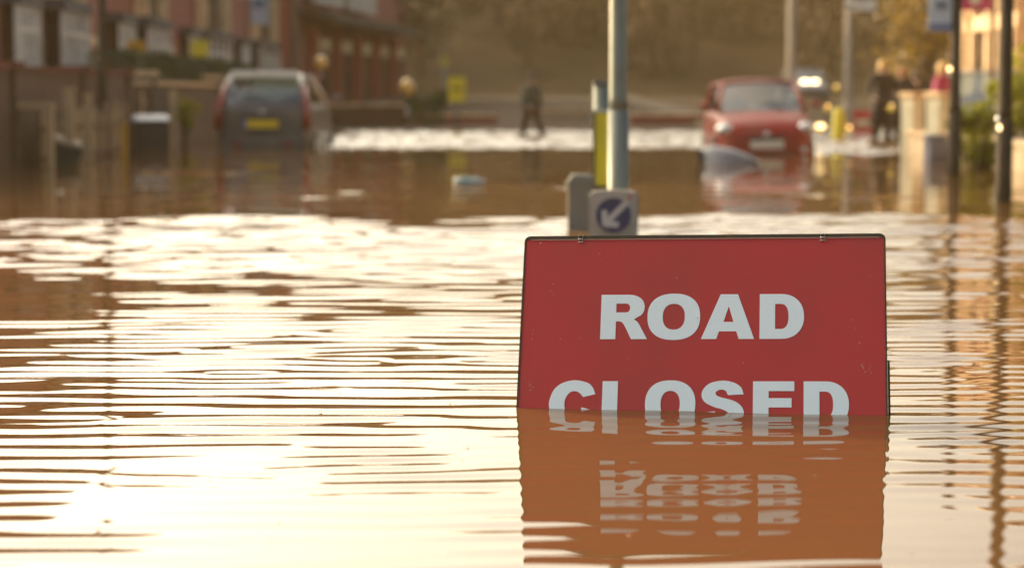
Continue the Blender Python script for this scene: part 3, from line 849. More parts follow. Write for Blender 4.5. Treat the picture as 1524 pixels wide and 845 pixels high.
# ------------------------------------------------------------------ bins and floating things
def bin_mesh_parts(root, w=.58, dpt=.72, h=1.0, body=M_bin, lidm=M_binlid):
    b = MB()
    z0, z1 = .05, h
    vs = [(-w * .40, -dpt * .36, z0), (w * .40, -dpt * .36, z0), (w * .40, dpt * .36, z0), (-w * .40, dpt * .36, z0),
          (-w * .5, -dpt * .5, z1), (w * .5, -dpt * .5, z1), (w * .5, dpt * .5, z1), (-w * .5, dpt * .5, z1)]
    b.add(vs, [(3, 2, 1, 0), (4, 5, 6, 7), (0, 1, 5, 4), (1, 2, 6, 5), (2, 3, 7, 6), (3, 0, 4, 7)]).build('body', body, root, bevel=.02)
    MB().box(0, 0, z1 - .02, w * 1.06, dpt * 1.04, .05).build('rim', body, root, bevel=.012)
    lid = MB(); lid.prism([(-dpt * .56, z1 + .01), (dpt * .52, z1 + .01), (dpt * .52, z1 + .07), (dpt * .2, z1 + .11), (-dpt * .4, z1 + .08), (-dpt * .58, z1 + .03)], 'x', -w * .54, w * .54)
    lo = lid.build('lid', lidm, root, bevel=.015)
    MB().tube([(-w * .45, dpt * .60, z1), (w * .45, dpt * .60, z1)], .018, n=8).build('handle', body, root, smooth=True)
    for s in (-1, 1):
        MB().tube([(s * w * .42, dpt * .42, .1), (s * w * .52, dpt * .42, .1)], .1, n=14).build('wheel', M_blk, root)
p = at(224, 224, 35.8)
wb1 = empty('wheelie_bin', (p.x, 35.8, -.42), R(12), 'upright dark wheelie bin with a pale lid, left of the grey people carrier', 'bin', 'wheelie bins in the flood')
bin_mesh_parts(wb1, w=.52, h=.88)
p = at(75, 233, 28.9)
wb2 = empty('wheelie_bin', (p.x, 28.9, -.52), R(35), 'tilted dark green wheelie bin by the brick wall at the left edge', 'bin', 'wheelie bins in the flood')
wb2.rotation_euler = (R(6), R(12), R(35))
bin_mesh_parts(wb2, w=.34, dpt=.42, h=.78, body=mat('dark green bin', (.03, .045, .035), .5), lidm=mat('tan lid', (.30, .22, .13), .5))
# grey bumper-like bin lying on its side in front of the red car
p = at(1090, 246, 29.3)
fb = empty('floating_bumper', (p.x, 29.3, -.02), R(-8), 'loose grey plastic car bumper floating in front of the red hatchback', 'bumper')
fbm = MB(); vs = []; N = 15
for i in range(N):
    t = i / (N - 1); x = -.40 + .82 * t
    hgt = .27 * (1 - t ** 1.9) ** .8 * (.82 + .18 * min(1, t * 6)) + .02
    dpt = .10 + .14 * math.sin(math.pi * t)
    for k in range(7):
        a = math.pi * k / 6
        vs.append((x, -math.cos(a) * dpt * .9 - .06 * math.sin(math.pi * t), -.03 + hgt * math.sin(a) ** .7))
fs = [(i * 7 + k, i * 7 + k + 1, (i + 1) * 7 + k + 1, (i + 1) * 7 + k) for i in range(N - 1) for k in range(6)]
fs += [tuple(range(7)), tuple(reversed([(N - 1) * 7 + k for k in range(7)]))]
fbm.add(vs, fs).build('bumper_skin', mat('scuffed grey bumper', (.17, .17, .19), .4, coat=.25, dirt=(.15, .13, .11)), fb, smooth=True)
MB().box(-.42, 0, .08, .05, .24, .26, ry=R(-6)).build('torn_edge', M_trim, fb, bevel=.01)
MB().box(.10, -.20, .02, .46, .02, .05, rz=R(3)).build('lower_lip', M_trim, fb, bevel=.006)

p = at(697, 277, 22.6)
bt_ = empty('floating_bottle', (p.x, 22.6, .006), R(14), 'clear plastic bottle floating on the calm water in mid street', 'bottle')
M_pet = mat('clear bottle plastic', (.42, .45, .40), .2, coat=.5, var=.05)
MB().tube([(-.15, 0, .015), (-.14, 0, .015), (-.02, 0, .016), (.0, 0, .016), (.09, 0, .017), (.13, 0, .02), (.145, 0, .021)], [.03, .044, .045, .039, .044, .02, .014], n=14).build('bottle_body', M_pet, bt_, smooth=True)
MB().tube([(.145, 0, .021), (.168, 0, .022)], .017, n=10).build('cap', mat('white cap', (.7, .7, .7), .4), bt_, smooth=True)
MB().tube([(-.06, 0, .016), (.0, 0, .016)], .0462, n=14, caps=False).build('wrapper', mat('blue green wrapper', (.2, .35, .36), .4), bt_, smooth=True)

# ------------------------------------------------------------------ poles and signs
def plain_pole(name, label, px, d, h, r0, r1, m, cat='lamp post', head=True, side=1, group=None, z0=-.5):
    x = (px - 762) / F_PX * d * 1.0035
    root = empty(name, (x, d, z0), 0, label, cat, group)
    MB().tube([(0, 0, 0), (0, 0, 1.2)], [r0 * 1.25, r0 * 1.2], n=14).build('base_column', m, root, smooth=True)
    MB().tube([(0, 0, 1.2), (0, 0, 1.26), (0, 0, h)], [r0 * 1.2, r0, r1], n=14).build('shaft', m, root, smooth=True)
    if head:
        MB().tube([(0, 0, h), (side * .15, 0, h + .35), (side * .9, 0, h + .5)], [r1, r1 * .8, r1 * .7], n=8).build('arm', m, root, smooth=True)
        MB().box(side * 1.15, 0, h + .5, .6, .24, .11).build('lantern', M_grey_pl, root, bevel=.03)
    else:
        MB().ball((0, 0, h), r1 * 1.3, sc=(1, 1, .6)).build('finial', m, root, smooth=True)
    return root
rp_ = plain_pole('street_pole', 'tall dark pole nearest the right edge, one sunlit side', 1491, 18.8, 5.6, .058, .052, M_pole, 'pole', head=False)
MB().ball((-.06, -.02, 1.18), .035, sc=(.6, .8, 1.3)).build('bracket', M_rim, rp_, smooth=True)
bp_ = plain_pole('bus_stop_pole', 'dark bus stop pole carrying the white and blue stop flag', 1417, 24.8, 3.9, .062, .060, M_pole, 'pole', head=False)
flagz = at(0, 25, 24.8).z + .5
MB().box(-.17, -.01, flagz + .10, .28, .02, .52).build('stop_flag', mat('white flag panel', (.55, .58, .62), .4), bp_, bevel=.004)
MB().box(-.17, -.024, flagz - .12, .27, .006, .09).build('blue_band', mat('grey blue band', (.16, .2, .32), .4), bp_)
MB().box(-.17, -.024, flagz + .12, .13, .006, .10).build('emblem', mat('slate emblem', (.2, .22, .26), .4), bp_)
plain_pole('street_pole', 'dark pole standing in front of the left terrace and garden wall', 157, 33, 5.2, .07, .06, M_pole, 'pole', head=False)
plain_pole('street_lamp', 'pale lamp post rising directly behind the red hatchback', 1174, 62, 7.5, .12, .09, mat('pale concrete', (.33, .28, .22), .8), 'lamp post', side=-1)
lq = plain_pole('street_lamp', 'pale lamp post with a white plate, between red hatchback and the people', 1258, 70, 7.5, .12, .09, mat('pale concrete', (.33, .28, .22), .8), 'lamp post', side=-1)
zq = at(0, 8, 70).z + .5
MB().box(.35, -.13, zq, .95, .03, .34).build('sign_plate', M_paint, lq, bevel=.006)
tp = plain_pole('telegraph_pole', 'brown telegraph pole beyond the left terrace, behind the people carrier', 441, 76, 8.0, .14, .10, M_wood, 'pole', head=False, z0=0.0)
MB().box(0, 0, 7.2, 1.4, .1, .12).build('cross_arm', M_wood, tp)
# amber beacons
M_amber = mat('amber globe', (.85, .50, .12), .25, coat=.6)
M_bandw = mat('white band paint', (.5, .48, .45), .6)
def beacon(px, py, d, label, r_):
    p = at(px, py, d)
    root = empty('beacon_post', (p.x, d, -.4), 0, label, 'beacon', 'amber crossing beacons')
    zt = p.z + .4
    for k in range(6):
        a, b_ = zt * k / 6, zt * (k + 1) / 6 - (.1 if k == 5 else 0)
        MB().tube([(0, 0, a), (0, 0, b_)], .05, n=10).build('pole_band', M_bandw if k % 2 else M_pole, root, smooth=True)
    MB().ball((0, 0, zt), r_, sc=(1, 1, 1.15)).build('globe', M_amber, root, smooth=True)
    MB().tube([(0, 0, zt - r_ - .05), (0, 0, zt - r_ + .03)], .07, n=10).build('collar', M_pole, root)
beacon(478, 94, 52, 'amber beacon globe on a banded pole right of the people carrier', .15)
beacon(606, 131, 57, 'amber beacon globe on a banded pole, left of the yellow sign', .20)
p = at(680, 134, 58)
ysn = empty('yellow_sign', (p.x, 58, -.1), 0, 'upright yellow sign board on a short post in mid background', 'sign')
MB().tube([(0, .03, 0), (0, .03, p.z + .2)], .035, n=8).build('post', M_galv, ysn, smooth=True)
MB().box(0, -.02, p.z + .1, .44, .02, .64).build('board', M_yellow, ysn, bevel=.005)
MB().box(0, -.034, p.z + .12, .26, .005, .1).build('dark_marking', mat('olive marking', (.4, .3, .02), .5), ysn)
p = at(661, 92, 64)
ys2 = empty('small_yellow_sign', (p.x, 64, 0.05), 0, 'small dull yellow round sign above and left of the yellow board', 'sign')
MB().tube([(0, .03, 0), (0, .03, p.z)], .035, n=8).build('post', M_galv, ys2, smooth=True)
MB().prism([(.16 * math.cos(6.2832 * k / 20), p.z - .05 + .16 * math.sin(6.2832 * k / 20)) for k in range(20)], 'y', -.03, -.01).build('disc', mat('dull yellow film', (.42, .36, .06), .5), ys2)
# magenta board on a post, right
p = at(1446, 3, 34)
mg = empty('magenta_board', (p.x, 34, -.4), 0, 'magenta board with a pale disc, high up before the right houses', 'sign')
MB().tube([(.34, .04, 0), (.34, .04, p.z + .8)], .035, n=8).build('post', M_wood, mg, smooth=True)
MB().box(0, 0, p.z + .52, .60, .03, .50).build('board', mat('magenta board paint', (.48, .04, .14), .45), mg, bevel=.005)
MB().prism([(.05 + .09 * math.cos(6.2832 * k / 20), p.z + .44 + .09 * math.sin(6.2832 * k / 20)) for k in range(20)], 'y', -.025, -.018).build('pale_disc', M_plate_w, mg)
# estate boards by the left houses
for px, py, d, w, h, lab in ((203, 86, 44, .36, .68, 'ochre board standing upright before the left terrace, left of the bin'), (297, 73, 53, .42, .40, 'small yellow board above the dark hedge, left of the people carrier')):
    p = at(px, py, d)
    eb = empty('board_sign', (p.x, d, -.3), R(8), lab, 'board')
    MB().box(0, 0, p.z + .3, w, .03, h).build('board', M_ochre if d < 50 else M_yellow, eb, bevel=.004)
    MB().box(0, .04, (p.z + .3) / 2, .07, .05, p.z + .3).build('post', M_paint, eb)
p = at(386, 12, 58)
hs_ = empty('hanging_sign', (p.x, 58, p.z), 0, 'pale blue hanging sign on the left terrace, above the people carrier', 'sign')
MB().box(0, 0, 0.05, .46, .05, .95).build('panel', mat('pale blue panel', (.42, .50, .60), .4), hs_, bevel=.01)
MB().tube([(-.8, 0, .56), (.24, 0, .56)], .02, n=6).build('bracket', M_pole, hs_)
MB().box(0, -.03, .1, .3, .008, .25).build('motif', mat('blue motif', (.12, .18, .3), .4), hs_)

# yellow bollard, red barrier with added glints, right of the red car
p = at(1248, 205, 45)
yb = empty('yellow_bollard', (p.x, 45, -.2), 0, 'squat yellow plastic bollard right of the red hatchback', 'bollard')
MB().tube([(0, 0, 0), (0, 0, .12), (0, 0, .75), (0, 0, .82)], [.17, .14, .12, .06], n=14).build('body', M_yellow, yb, smooth=True)
MB().tube([(0, 0, .5), (0, 0, .6)], [.127, .124], n=14, caps=False).build('band', M_plate_w, yb, smooth=True)
M_glint_amber = emit_mat('added amber glint', (1.0, .55, .18), 4)  # amber glow for added sun glints, no lamps stand there
M_glint_pale = emit_mat('added pale glint', (1.0, .68, .30), 4)  # pale glow for added sun glints
p = at(1288, 200, 47)
rbz = empty('road_barrier', (p.x, 47, -.15), R(-6), 'red and white plastic road barrier behind the yellow bollard', 'barrier')
M_redpl = mat('red plastic', (.50, .045, .05), .5)
MB().box(0, 0, .62, .50, .05, .16).build('board', M_redpl, rbz, bevel=.01)
MB().box(0, 0, .44, .50, .045, .14).build('board', M_plate_w, rbz, bevel=.01)
MB().box(0, 0, .27, .50, .05, .15).build('board', M_redpl, rbz, bevel=.01)
for s in (-1, 1):
    MB().box(s * .22, .0, .35, .05, .07, .78).build('leg', M_redpl, rbz, bevel=.01)
def glint_thing(px, py, d, r_, m, label, standz=-.3, sc=(1, 1, 1)):  # glowing ball, stalk and box added in place of a sun glint
    p = at(px, py, d)
    root = empty('sun_glint', (p.x, d, standz), 0, label, 'glint', 'added sun glints')
    MB().tube([(0, .03, 0), (0, .03, p.z - standz - r_)], .018, n=8).build('glint_stalk', M_pole, root, smooth=True)
    MB().ball((0, 0, p.z - standz), r_, sc=sc).build('lens', m, root, smooth=True)  # the glowing ball is the added glint itself
    MB().box(0, .03, p.z - standz - r_ - .04, .1, .08, .1).build('glint_base', M_yellow, root, bevel=.01)
glint_thing(1264, 190, 44, .028, M_glint_amber, 'added amber glint at the foot of the yellow bollard, its right side')
glint_thing(1232, 158, 43, .022, M_glint_amber, 'added amber glint just above and left of the yellow bollard')
glint_thing(1245, 128, 50, .02, M_glint_pale, 'topmost of the small added glints right of the red hatchback')
glint_thing(1221, 188, 41, .035, M_glint_pale, 'wide pale added glint between the red hatchback and yellow bollard', sc=(2.6, 1, 1.2))
glint_thing(1327, 157, 42.5, .018, M_glint_pale, 'small added glint before the dark dressed people')
MB().ball((-.075, -.04, at(0, 103, 24.8).z + .5), .024).build('pole_glint', M_glint_pale, bp_, smooth=True)  # glowing ball added for a sun glint beside the bus stop pole
MB().ball((-.055, -.05, at(0, 190, 18.8).z + .5), .016, sc=(1, 1, 1.6)).build('pole_glint', M_glint_pale, rp_, smooth=True)  # glowing ball added where the tall pole glints in the sun

# ------------------------------------------------------------------ people
def skin_obj(name, verts, edges, radii, m, parent, sub=2, root=0):
    me = bpy.data.meshes.new(name)
    me.from_pydata(verts, edges, [])
    o = bpy.data.objects.new(name, me); C.objects.link(o); o.parent = parent
    sk = o.modifiers.new('skin', 'SKIN'); sk.use_smooth_shade = True
    lay = me.skin_vertices[0].data
    for i, r_ in enumerate(radii):
        lay[i].radius = (r_, r_) if not isinstance(r_, tuple) else r_
        lay[i].use_root = (i == root)
    su = o.modifiers.new('sub', 'SUBSURF'); su.levels = sub; su.render_levels = sub
    me.materials.append(m)
    # freeze to a plain mesh
    dg = bpy.context.evaluated_depsgraph_get()
    fm = bpy.data.meshes.new_from_object(o.evaluated_get(dg))
    o.modifiers.clear(); o.data = fm
    if not fm.materials: fm.materials.append(m)
    return o
def person(label, loc, rz, jacket, trousers, hair, h=1.72, stride=.12, arm=(.08, .05), lean=0.0, hairlen=.0, group=None, coat=False):
    root = empty('person', loc, rz, label, 'person', group)
    k = h / 1.72
    J = {'pel': (0, 0, .93), 'wai': (0, -.02 - lean * .3, 1.10), 'che': (0, -.02 - lean * .7, 1.32), 'nec': (0, -.02 - lean, 1.47), 'hed': (0, -.035 - lean * 1.05, 1.575), 'top': (0, -.02 - lean * 1.05, 1.66)}
    for s, c in ((-1, 'l'), (1, 'r')):
        st = s * stride
        J['hip' + c] = (s * .09, 0, .90); J['kne' + c] = (s * .10, -st - .03, .50); J['ank' + c] = (s * .10, -st * 1.5 + .02, .09); J['toe' + c] = (s * .115, -st * 1.5 - .15, .035)
        J['sho' + c] = (s * .185, -.02 - lean * .9, 1.41); J['elb' + c] = (s * (.235 + arm[0]), st * .6 - lean * .9, 1.14); J['wri' + c] = (s * (.22 + arm[0]), st * .9 - .08 - arm[1] - lean, .93 + arm[1])
        wv = Vector(J['wri' + c]); dr = (wv - Vector(J['elb' + c])).normalized()
        J['plm' + c] = tuple(wv + dr * .075)
        for q in range(4):
            off = Vector((s * .0, -.032 + .021 * q, 0))
            J['fk%d' % q + c] = tuple(wv + dr * (.105 - abs(q - 1.3) * .004) + off)
            J['ft%d' % q + c] = tuple(wv + dr * (.165 - abs(q - 1.3) * .012) + off + Vector((-s * .02, 0, 0)))
        J['th' + c] = tuple(wv + dr * .06 + Vector((-s * .005, -.06, 0)))
    def sk(name, seq, edges, rad, m, root_i=0, sub=2):
        V = [tuple(a * k for a in J[q]) for q in seq]
        id_ = {q: i for i, q in enumerate(seq)}
        return skin_obj(name, V, [(id_[a], id_[b_]) for a, b_ in edges], [tuple(t * k for t in rad[q]) if isinstance(rad[q], tuple) else rad[q] * k for q in seq], m, root, sub, root_i)
    RD = {'pel': (.145, .105), 'wai': (.125, .09), 'che': (.155, .105), 'nec': .055, 'hed': (.078, .095), 'top': (.06, .07)}
    seq = ['pel', 'wai', 'che', 'nec', 'hed', 'top']; ed = [('pel', 'wai'), ('wai', 'che'), ('che', 'nec'), ('nec', 'hed'), ('hed', 'top')]
    for c in 'lr':
        RD.update({'hip' + c: .088, 'kne' + c: .056, 'ank' + c: .038, 'toe' + c: .034, 'sho' + c: .055, 'elb' + c: .04, 'wri' + c: .026, 'plm' + c: (.034, .018), 'th' + c: .010})
        seq += ['hip' + c, 'kne' + c, 'ank' + c, 'toe' + c, 'sho' + c, 'elb' + c, 'wri' + c, 'plm' + c, 'th' + c]
        ed += [('pel', 'hip' + c), ('hip' + c, 'kne' + c), ('kne' + c, 'ank' + c), ('ank' + c, 'toe' + c), ('che', 'sho' + c), ('sho' + c, 'elb' + c), ('elb' + c, 'wri' + c), ('wri' + c, 'plm' + c), ('wri' + c, 'th' + c)]
        for q in range(4):
            seq += ['fk%d' % q + c, 'ft%d' % q + c]; RD['fk%d' % q + c] = .009; RD['ft%d' % q + c] = .007
            ed += [('plm' + c, 'fk%d' % q + c), ('fk%d' % q + c, 'ft%d' % q + c)]
    sk('body', seq, ed, RD, M_skin, sub=1)
    R2 = {'pel': (.165, .125), 'wai': (.155, .12), 'che': (.18, .13), 'nec': .075}
    seq = ['pel', 'wai', 'che', 'nec']; ed = [('pel', 'wai'), ('wai', 'che'), ('che', 'nec')]
    for c in 'lr':
        R2.update({'sho' + c: .08, 'elb' + c: .062, 'wri' + c: .045}); seq += ['sho' + c, 'elb' + c, 'wri' + c]
        ed += [('che', 'sho' + c), ('sho' + c, 'elb' + c), ('elb' + c, 'wri' + c)]
    sk('jacket', seq, ed, R2, jacket)
    if coat:
        ct = MB(); ct.tube([(0, -.02 * k, 1.12 * k), (0, 0, .95 * k), (0, .0, .48 * k)], [.17 * k, .20 * k, .25 * k], n=14)
        ct.build('coat_skirt', jacket, root, smooth=True)
    R3 = {'pel': (.15, .115)}; seq = ['pel']; ed = []
    for c in 'lr':
        R3.update({'hip' + c: .105, 'kne' + c: .078, 'ank' + c: .062}); seq += ['hip' + c, 'kne' + c, 'ank' + c]
        ed += [('pel', 'hip' + c), ('hip' + c, 'kne' + c), ('kne' + c, 'ank' + c)]
    sk('trousers', seq, ed, R3, trousers)
    hx, hy, hz = J['hed']
    hb = MB(); hb.ball((hx, hy + .028 * 1, hz + .045), .104 * 1, sc=(.92, 1.0, .98))
    if hairlen: hb.ball((hx, hy + .06, hz - hairlen * .5), .09, sc=(1.05, .6, 1.0 + hairlen * 4))
    hb.v = [(a * k, b_ * k, c_ * k) for a, b_, c_ in hb.v]
    hb.build('hair', hair, root, smooth=True)
    fc_ = MB(); fc_.ball((hx * k, (hy - .098) * k, (hz + .0) * k), .014, sc=(.8, 1.2, 1.4)); fc_.build('nose', M_skin, root, smooth=True)
    for s in (-1, 1):
        MB().ball(((hx + s * .032) * k, (hy - .088) * k, (hz + .022) * k), .011).build('eye', M_trim, root, smooth=True)
        MB().ball(((hx + s * .08) * k, (hy + .01) * k, (hz + .005) * k), .022, sc=(.4, .8, 1.3)).build('ear', M_skin, root, smooth=True)
        sh = MB(); t_ = J['toe' + ('l' if s < 0 else 'r')]; sh.ball((t_[0] * k, (t_[1] + .09) * k, .05), .075, sc=(.75, 2.0, .75)); sh.build('boot', M_blk, root, smooth=True)
    MB().box(hx * k, (hy - .089) * k, (hz - .042) * k, .045, .006, .009).build('mouth', mat('lips', (.3, .12, .1), .6), root)
    return root
J_teal = mat('teal jacket cloth', (.08, .10, .075), .8); T_brown = mat('brown trouser cloth', (.07, .05, .035), .9); T_dark = mat('dark trouser cloth', (.03, .027, .025), .9)
J_dark = mat('dark coat cloth', (.035, .028, .028), .85); J_brown = mat('brown coat cloth', (.06, .04, .03), .85); J_mag = mat('magenta jacket cloth', (.42, .03, .10), .7)
H_dark = mat('dark hair', (.05, .03, .02), .5); H_gold = mat('blonde hair with sun gold', (.75, .47, .15), .45); H_red = mat('auburn hair', (.40, .17, .05), .45)  # blonde made more golden to carry sunlight on the heads
px_ = at(791, 204, 49)
person('lone person in teal top and dark trousers wading in mid street, legs apart', (px_.x, 49, -.33), R(35), J_teal, T_brown, H_dark, 1.66, stride=.2, group='people in the flooded street')
for px, d, lab, jk, hr, rz, hh, hl in ((1312, 43.5, 'person in a long dark coat, sun gold painted into the hair, leftmost of those right of the barrier', J_dark, H_gold, 20, 1.72, .1),
                                   (1341, 44.5, 'auburn haired person in a brown coat, beside the person in dark coat', J_brown, H_red, -30, 1.62, .12),
                                   (1362, 47, 'shorter person in dark clothes partly hidden behind the pale gate pillars', J_dark, H_dark, 160, 1.55, 0),
                                   (1390, 36.5, 'person in a magenta jacket behind the pale gate pillars', J_mag, H_gold, 60, 1.70, .1)):
    q = at(px, 210, d)
    person(lab, (q.x, d, -.18 if d > 40 else -.28), R(rz), jk, T_dark, hr, hh, stride=.05, hairlen=hl, lean=.12 if jk is J_mag else 0, arm=(.10, .10), coat=d in (43.5, 44.5), group='people in the flooded street')

# ------------------------------------------------------------------ garden walls, gates, hedges, left
def wall_run(name, label, x, y0, y1, ztop, m, cope, piers=(), group=None, th=.22, z0=-.55, pier_top=.15, pier_m=None, cap_m=None):
    root = empty(name, (x, (y0 + y1) / 2, z0), 0, label, 'wall', group)
    L = y1 - y0; h = ztop - z0
    MB().box(0, 0, h / 2, th, L, h).build('masonry', m, root)
    nc = max(1, int(L / .6))
    cb = MB().box(0, 0, 0, th + .07, L / nc - .012, .07).mesh('coping_stone', cope, bevel=.012)
    for i in range(nc):
        link_mesh('coping_stone', cb, root, loc=(random.uniform(-.006, .006), -L / 2 + (i + .5) * L / nc, h + .036 + random.uniform(-.003, .003)))
    for py in piers:
        q = MB(); q.box(0, py - (y0 + y1) / 2, (h + pier_top) / 2, .36, .36, h + pier_top)
        pr = q.build('pier', pier_m or m, root, bevel=.008)
        MB().box(0, py - (y0 + y1) / 2, h + pier_top + .05, .44, .44, .09).build('pier_cap', cap_m or M_stone, pr, bevel=.015)
    return root
M_cope_r = mat('dark red coping', (.17, .055, .035), .8)
M_oldwall = brick_mat('old brown brick', (.14, .068, .024), (.11, .052, .018), (.12, .075, .035), (R(-90), R(-90), 0))
wall_run('garden_wall', 'brown brick garden wall with dark red coping, running in from the left edge', -6.3, 22, 36.5, 1.18, M_oldwall, M_cope_r, (22.3, 28.0, 32.5, 36.3), pier_top=.03, cap_m=M_cope_r)
wall_run('garden_wall', 'lower brown garden wall under the dark hedge, behind the pale lidded bin', -6.3, 38.4, 57, 1.05, M_oldwall, M_stone, (38.6, 47.5))
def gate(label, x, y, w, h, m, z0=-.5, n=6):
    root = empty('timber_gate', (x, y, z0), R(8), label, 'gate')
    sl = MB().box(0, 0, h / 2, .025, w / n - .025, h).mesh('slat', m, bevel=.003)
    for i in range(n):
        link_mesh('slat', sl, root, loc=(0, -w / 2 + (i + .5) * w / n, random.uniform(-.01, .01)))
    for z in (.2, h - .2): MB().box(.03, 0, z, .03, w, .08).build('rail', m, root)
gate('pale timber gate closing the gap between the two left garden walls', -6.15, 37.45, 1.3, 1.45, M_wood_pale)
# pale posts standing in the water before the wall
for px, d, h, w, m, lab in ((103, 28.9, .95, .13, M_wood_pale, 'thicker pale timber post, nearest the tilted bin'), (131, 30.2, .88, .10, M_wood_pale, 'brown timber post left of the dark lamp post'),
                            (185, 33.0, .45, .07, M_ochre, 'thin ochre stake right of the dark lamp post'), (258, 36.6, .95, .10, M_wood_pale, 'pale timber post just right of the pale lidded bin')):
    q = at(px, 200, d)
    rt = empty('timber_post', (q.x, d, -.55), 0, lab, 'post', 'posts before the left wall')
    MB().box(0, 0, (h + .55) / 2, w, w, h + .55).build('shaft', m, rt, bevel=.006)
    MB().box(0, 0, h + .565, w * 1.2, w * 1.2, .03).build('post_top', m, rt, bevel=.005)
q = at(52, 158, 28.4)
lg_ = empty('timber_bench', (q.x, 28.0, -.5), R(4), 'plain timber bench standing in the water at the left edge, before the wall', 'bench')
zt = q.z + .5
MB().box(0, 0, zt, .64, .30, .07).build('seat', M_wood_pale, lg_, bevel=.008)
for sx in (-1, 1):
    MB().box(sx * .27, 0, (zt - .035) / 2, .06, .26, zt - .035).build('leg', M_wood_pale, lg_, bevel=.006)
pf = empty('picket_fence', (-5.95, 31.5, -.55), 0, 'uneven picket fence in front of the brown garden wall, left of the pale lidded bin', 'fence')
MB().box(.02, 0, .62, .03, 6.6, .06).build('rail', M_wood, pf); MB().box(.02, 0, 1.0, .03, 6.6, .06).build('rail', M_wood, pf)
for i in range(30):
    yy = -3.2 + i * .22; hh = random.uniform(1.05, 1.32)
    MB().prism([(yy - .04, 0), (yy + .04, 0), (yy + .04, hh), (yy, hh + .05), (yy - .04, hh)], 'x', -.015, .012).build('picket', random.choice((M_wood_pale, M_wood_pale, M_wood)), pf)
# hedge: trimmed block made of leaves
def hedge(label, x, y0, y1, z0, z1, th, seed, m=M_hedge, dens=420):
    r = np.random.default_rng(seed)
    L = y1 - y0; h = z1 - z0
    root = empty('garden_hedge', (x, (y0 + y1) / 2, z0), 0, label, 'hedge')
    n_ = int(dens * L)
    p = np.stack([r.uniform(-th / 2, th / 2, n_), r.uniform(-L / 2, L / 2, n_), r.uniform(0, h, n_)], 1)
    k = r.integers(0, 3, n_)
    p[k == 0, 0] = np.sign(p[k == 0, 0]) * th / 2
    p[k == 1, 2] = h + .05 * np.sin(p[k == 1, 1] * 2.1) + .03 * r.normal(size=(k == 1).sum())
    P, Q = leaf_quads(p, r.uniform(.03, .07, n_), seed)
    link_mesh('foliage', np_mesh('foliage', P, Q, m), root)
    t = MB()
    for y in np.arange(-L / 2 + .3, L / 2, .8): t.tube([(0, y, -.8), (.02, y, h * .8)], [.03, .012], n=5)
    tag(t.build('stem', M_bark, root), kind='stuff')
hedge('dark green clipped hedge above the low wall, left of the people carrier', -6.9, 38.5, 57, .95, 1.58, .7, 31)
hedge('dark hedge behind the brown garden wall at the left edge', -7.2, 22, 36, .4, 1.10, .5, 32, dens=260)

# ------------------------------------------------------------------ terraces
def house(label, y0, y1, x, side, brick, z0, eaves, bays, seed, lit=False, group='terraced houses', shop=False):
    """a terraced house whose street front lies in the plane x; side = +1 when the front looks towards +x"""
    r = random.Random(seed)
    L = y1 - y0; D = 8.0
    root = empty('terraced_house', (x, y0, z0), 0, label, 'house', group)
    h = eaves - z0
    MB().box(-side * D / 2, L / 2, h / 2, D, L - .01, h).build('wall', brick, root)
    rfz = h
    # roof: two slopes with eaves overhang
    ro = MB()
    ro.prism([(side * .35, rfz - .05), (-side * D / 2, rfz + 1.5), (-side * (D + .35), rfz - .05), (-side * (D + .35), rfz - .17), (-side * D / 2, rfz + 1.34), (side * .35, rfz - .17)], 'y', -.0, L - .015)
    roof = ro.build('roof', M_slate, root)
    MB().box(-side * D / 2, .45, rfz + 1.55, .9, .6, 1.1).build('chimney', brick, roof)
    MB().box(side * .40, L / 2, rfz - .12, .11, L - .02, .10).build('gutter', M_paint if not lit else M_stone, root)
    for yc, zc, w, hh, proj, kind in bays:
        # projecting bay with stone corner piers, sill, head and dark sashes
        bx = side * proj / 2
        f = MB(); f.box(bx, yc, zc, proj, w - .1, .03 + 0)
        bay = empty('bay_window', (0, 0, 0)); bay.parent = root
        MB().box(side * (proj / 2 - .02), yc, zc - hh / 2 - .05, proj + .06, w + .14, .10).build('sill', M_stone if kind == 'stone' else M_paint, bay, bevel=.01)
        MB().box(side * (proj / 2 - .02), yc, zc + hh / 2 + .11, proj + .06, w + .14, .22).build('head', M_stone if kind == 'stone' else M_slate, bay, bevel=.01)
        if kind == 'stone':
            for yy in (yc - w / 2 + .10, yc + w / 2 - .10):
                MB().box(side * (proj - .10), yy, zc, .32, .26, hh).build('mullion', M_stone, bay, bevel=.01)
        else:
            nm = 5
            for i in range(nm):
                MB().box(side * (proj - .06), yc - w / 2 + .06 + (w - .12) * i / (nm - 1), zc, .09, .09, hh).build('frame', M_paint, bay)
            MB().box(side * (proj - .055), yc, zc + hh * .18, .06, w - .1, .07).build('transom', M_paint, bay)
        MB().box(side * (proj - .16), yc, zc, .03, w - .3, hh).build('pane', M_dark, bay)
        for yy in (yc - w / 2 + .14, yc + w / 2 - .14):
            MB().box(side * (proj / 2 - .1), yy, zc, max(.05, proj - .3), .03, hh).build('side_pane', M_dark, bay)
        if zc > 3 and False: pass
    # front door
    dy = L - 1.3
    MB().box(side * .02, dy, 1.15, .08, .95, 2.1).build('door', mat('door paint %d' % (seed % 3), [(.12, .03, .03), (.03, .07, .05), (.35, .33, .28)][seed % 3], .4), root)
    MB().box(side * .03, dy, 2.42, .12, 1.25, .2).build('door_head', M_stone, root)
    for s in (-1, 1): MB().box(side * .03, dy + s * .56, 1.2, .10, .12, 2.22).build('door_jamb', M_stone, root)
    return root
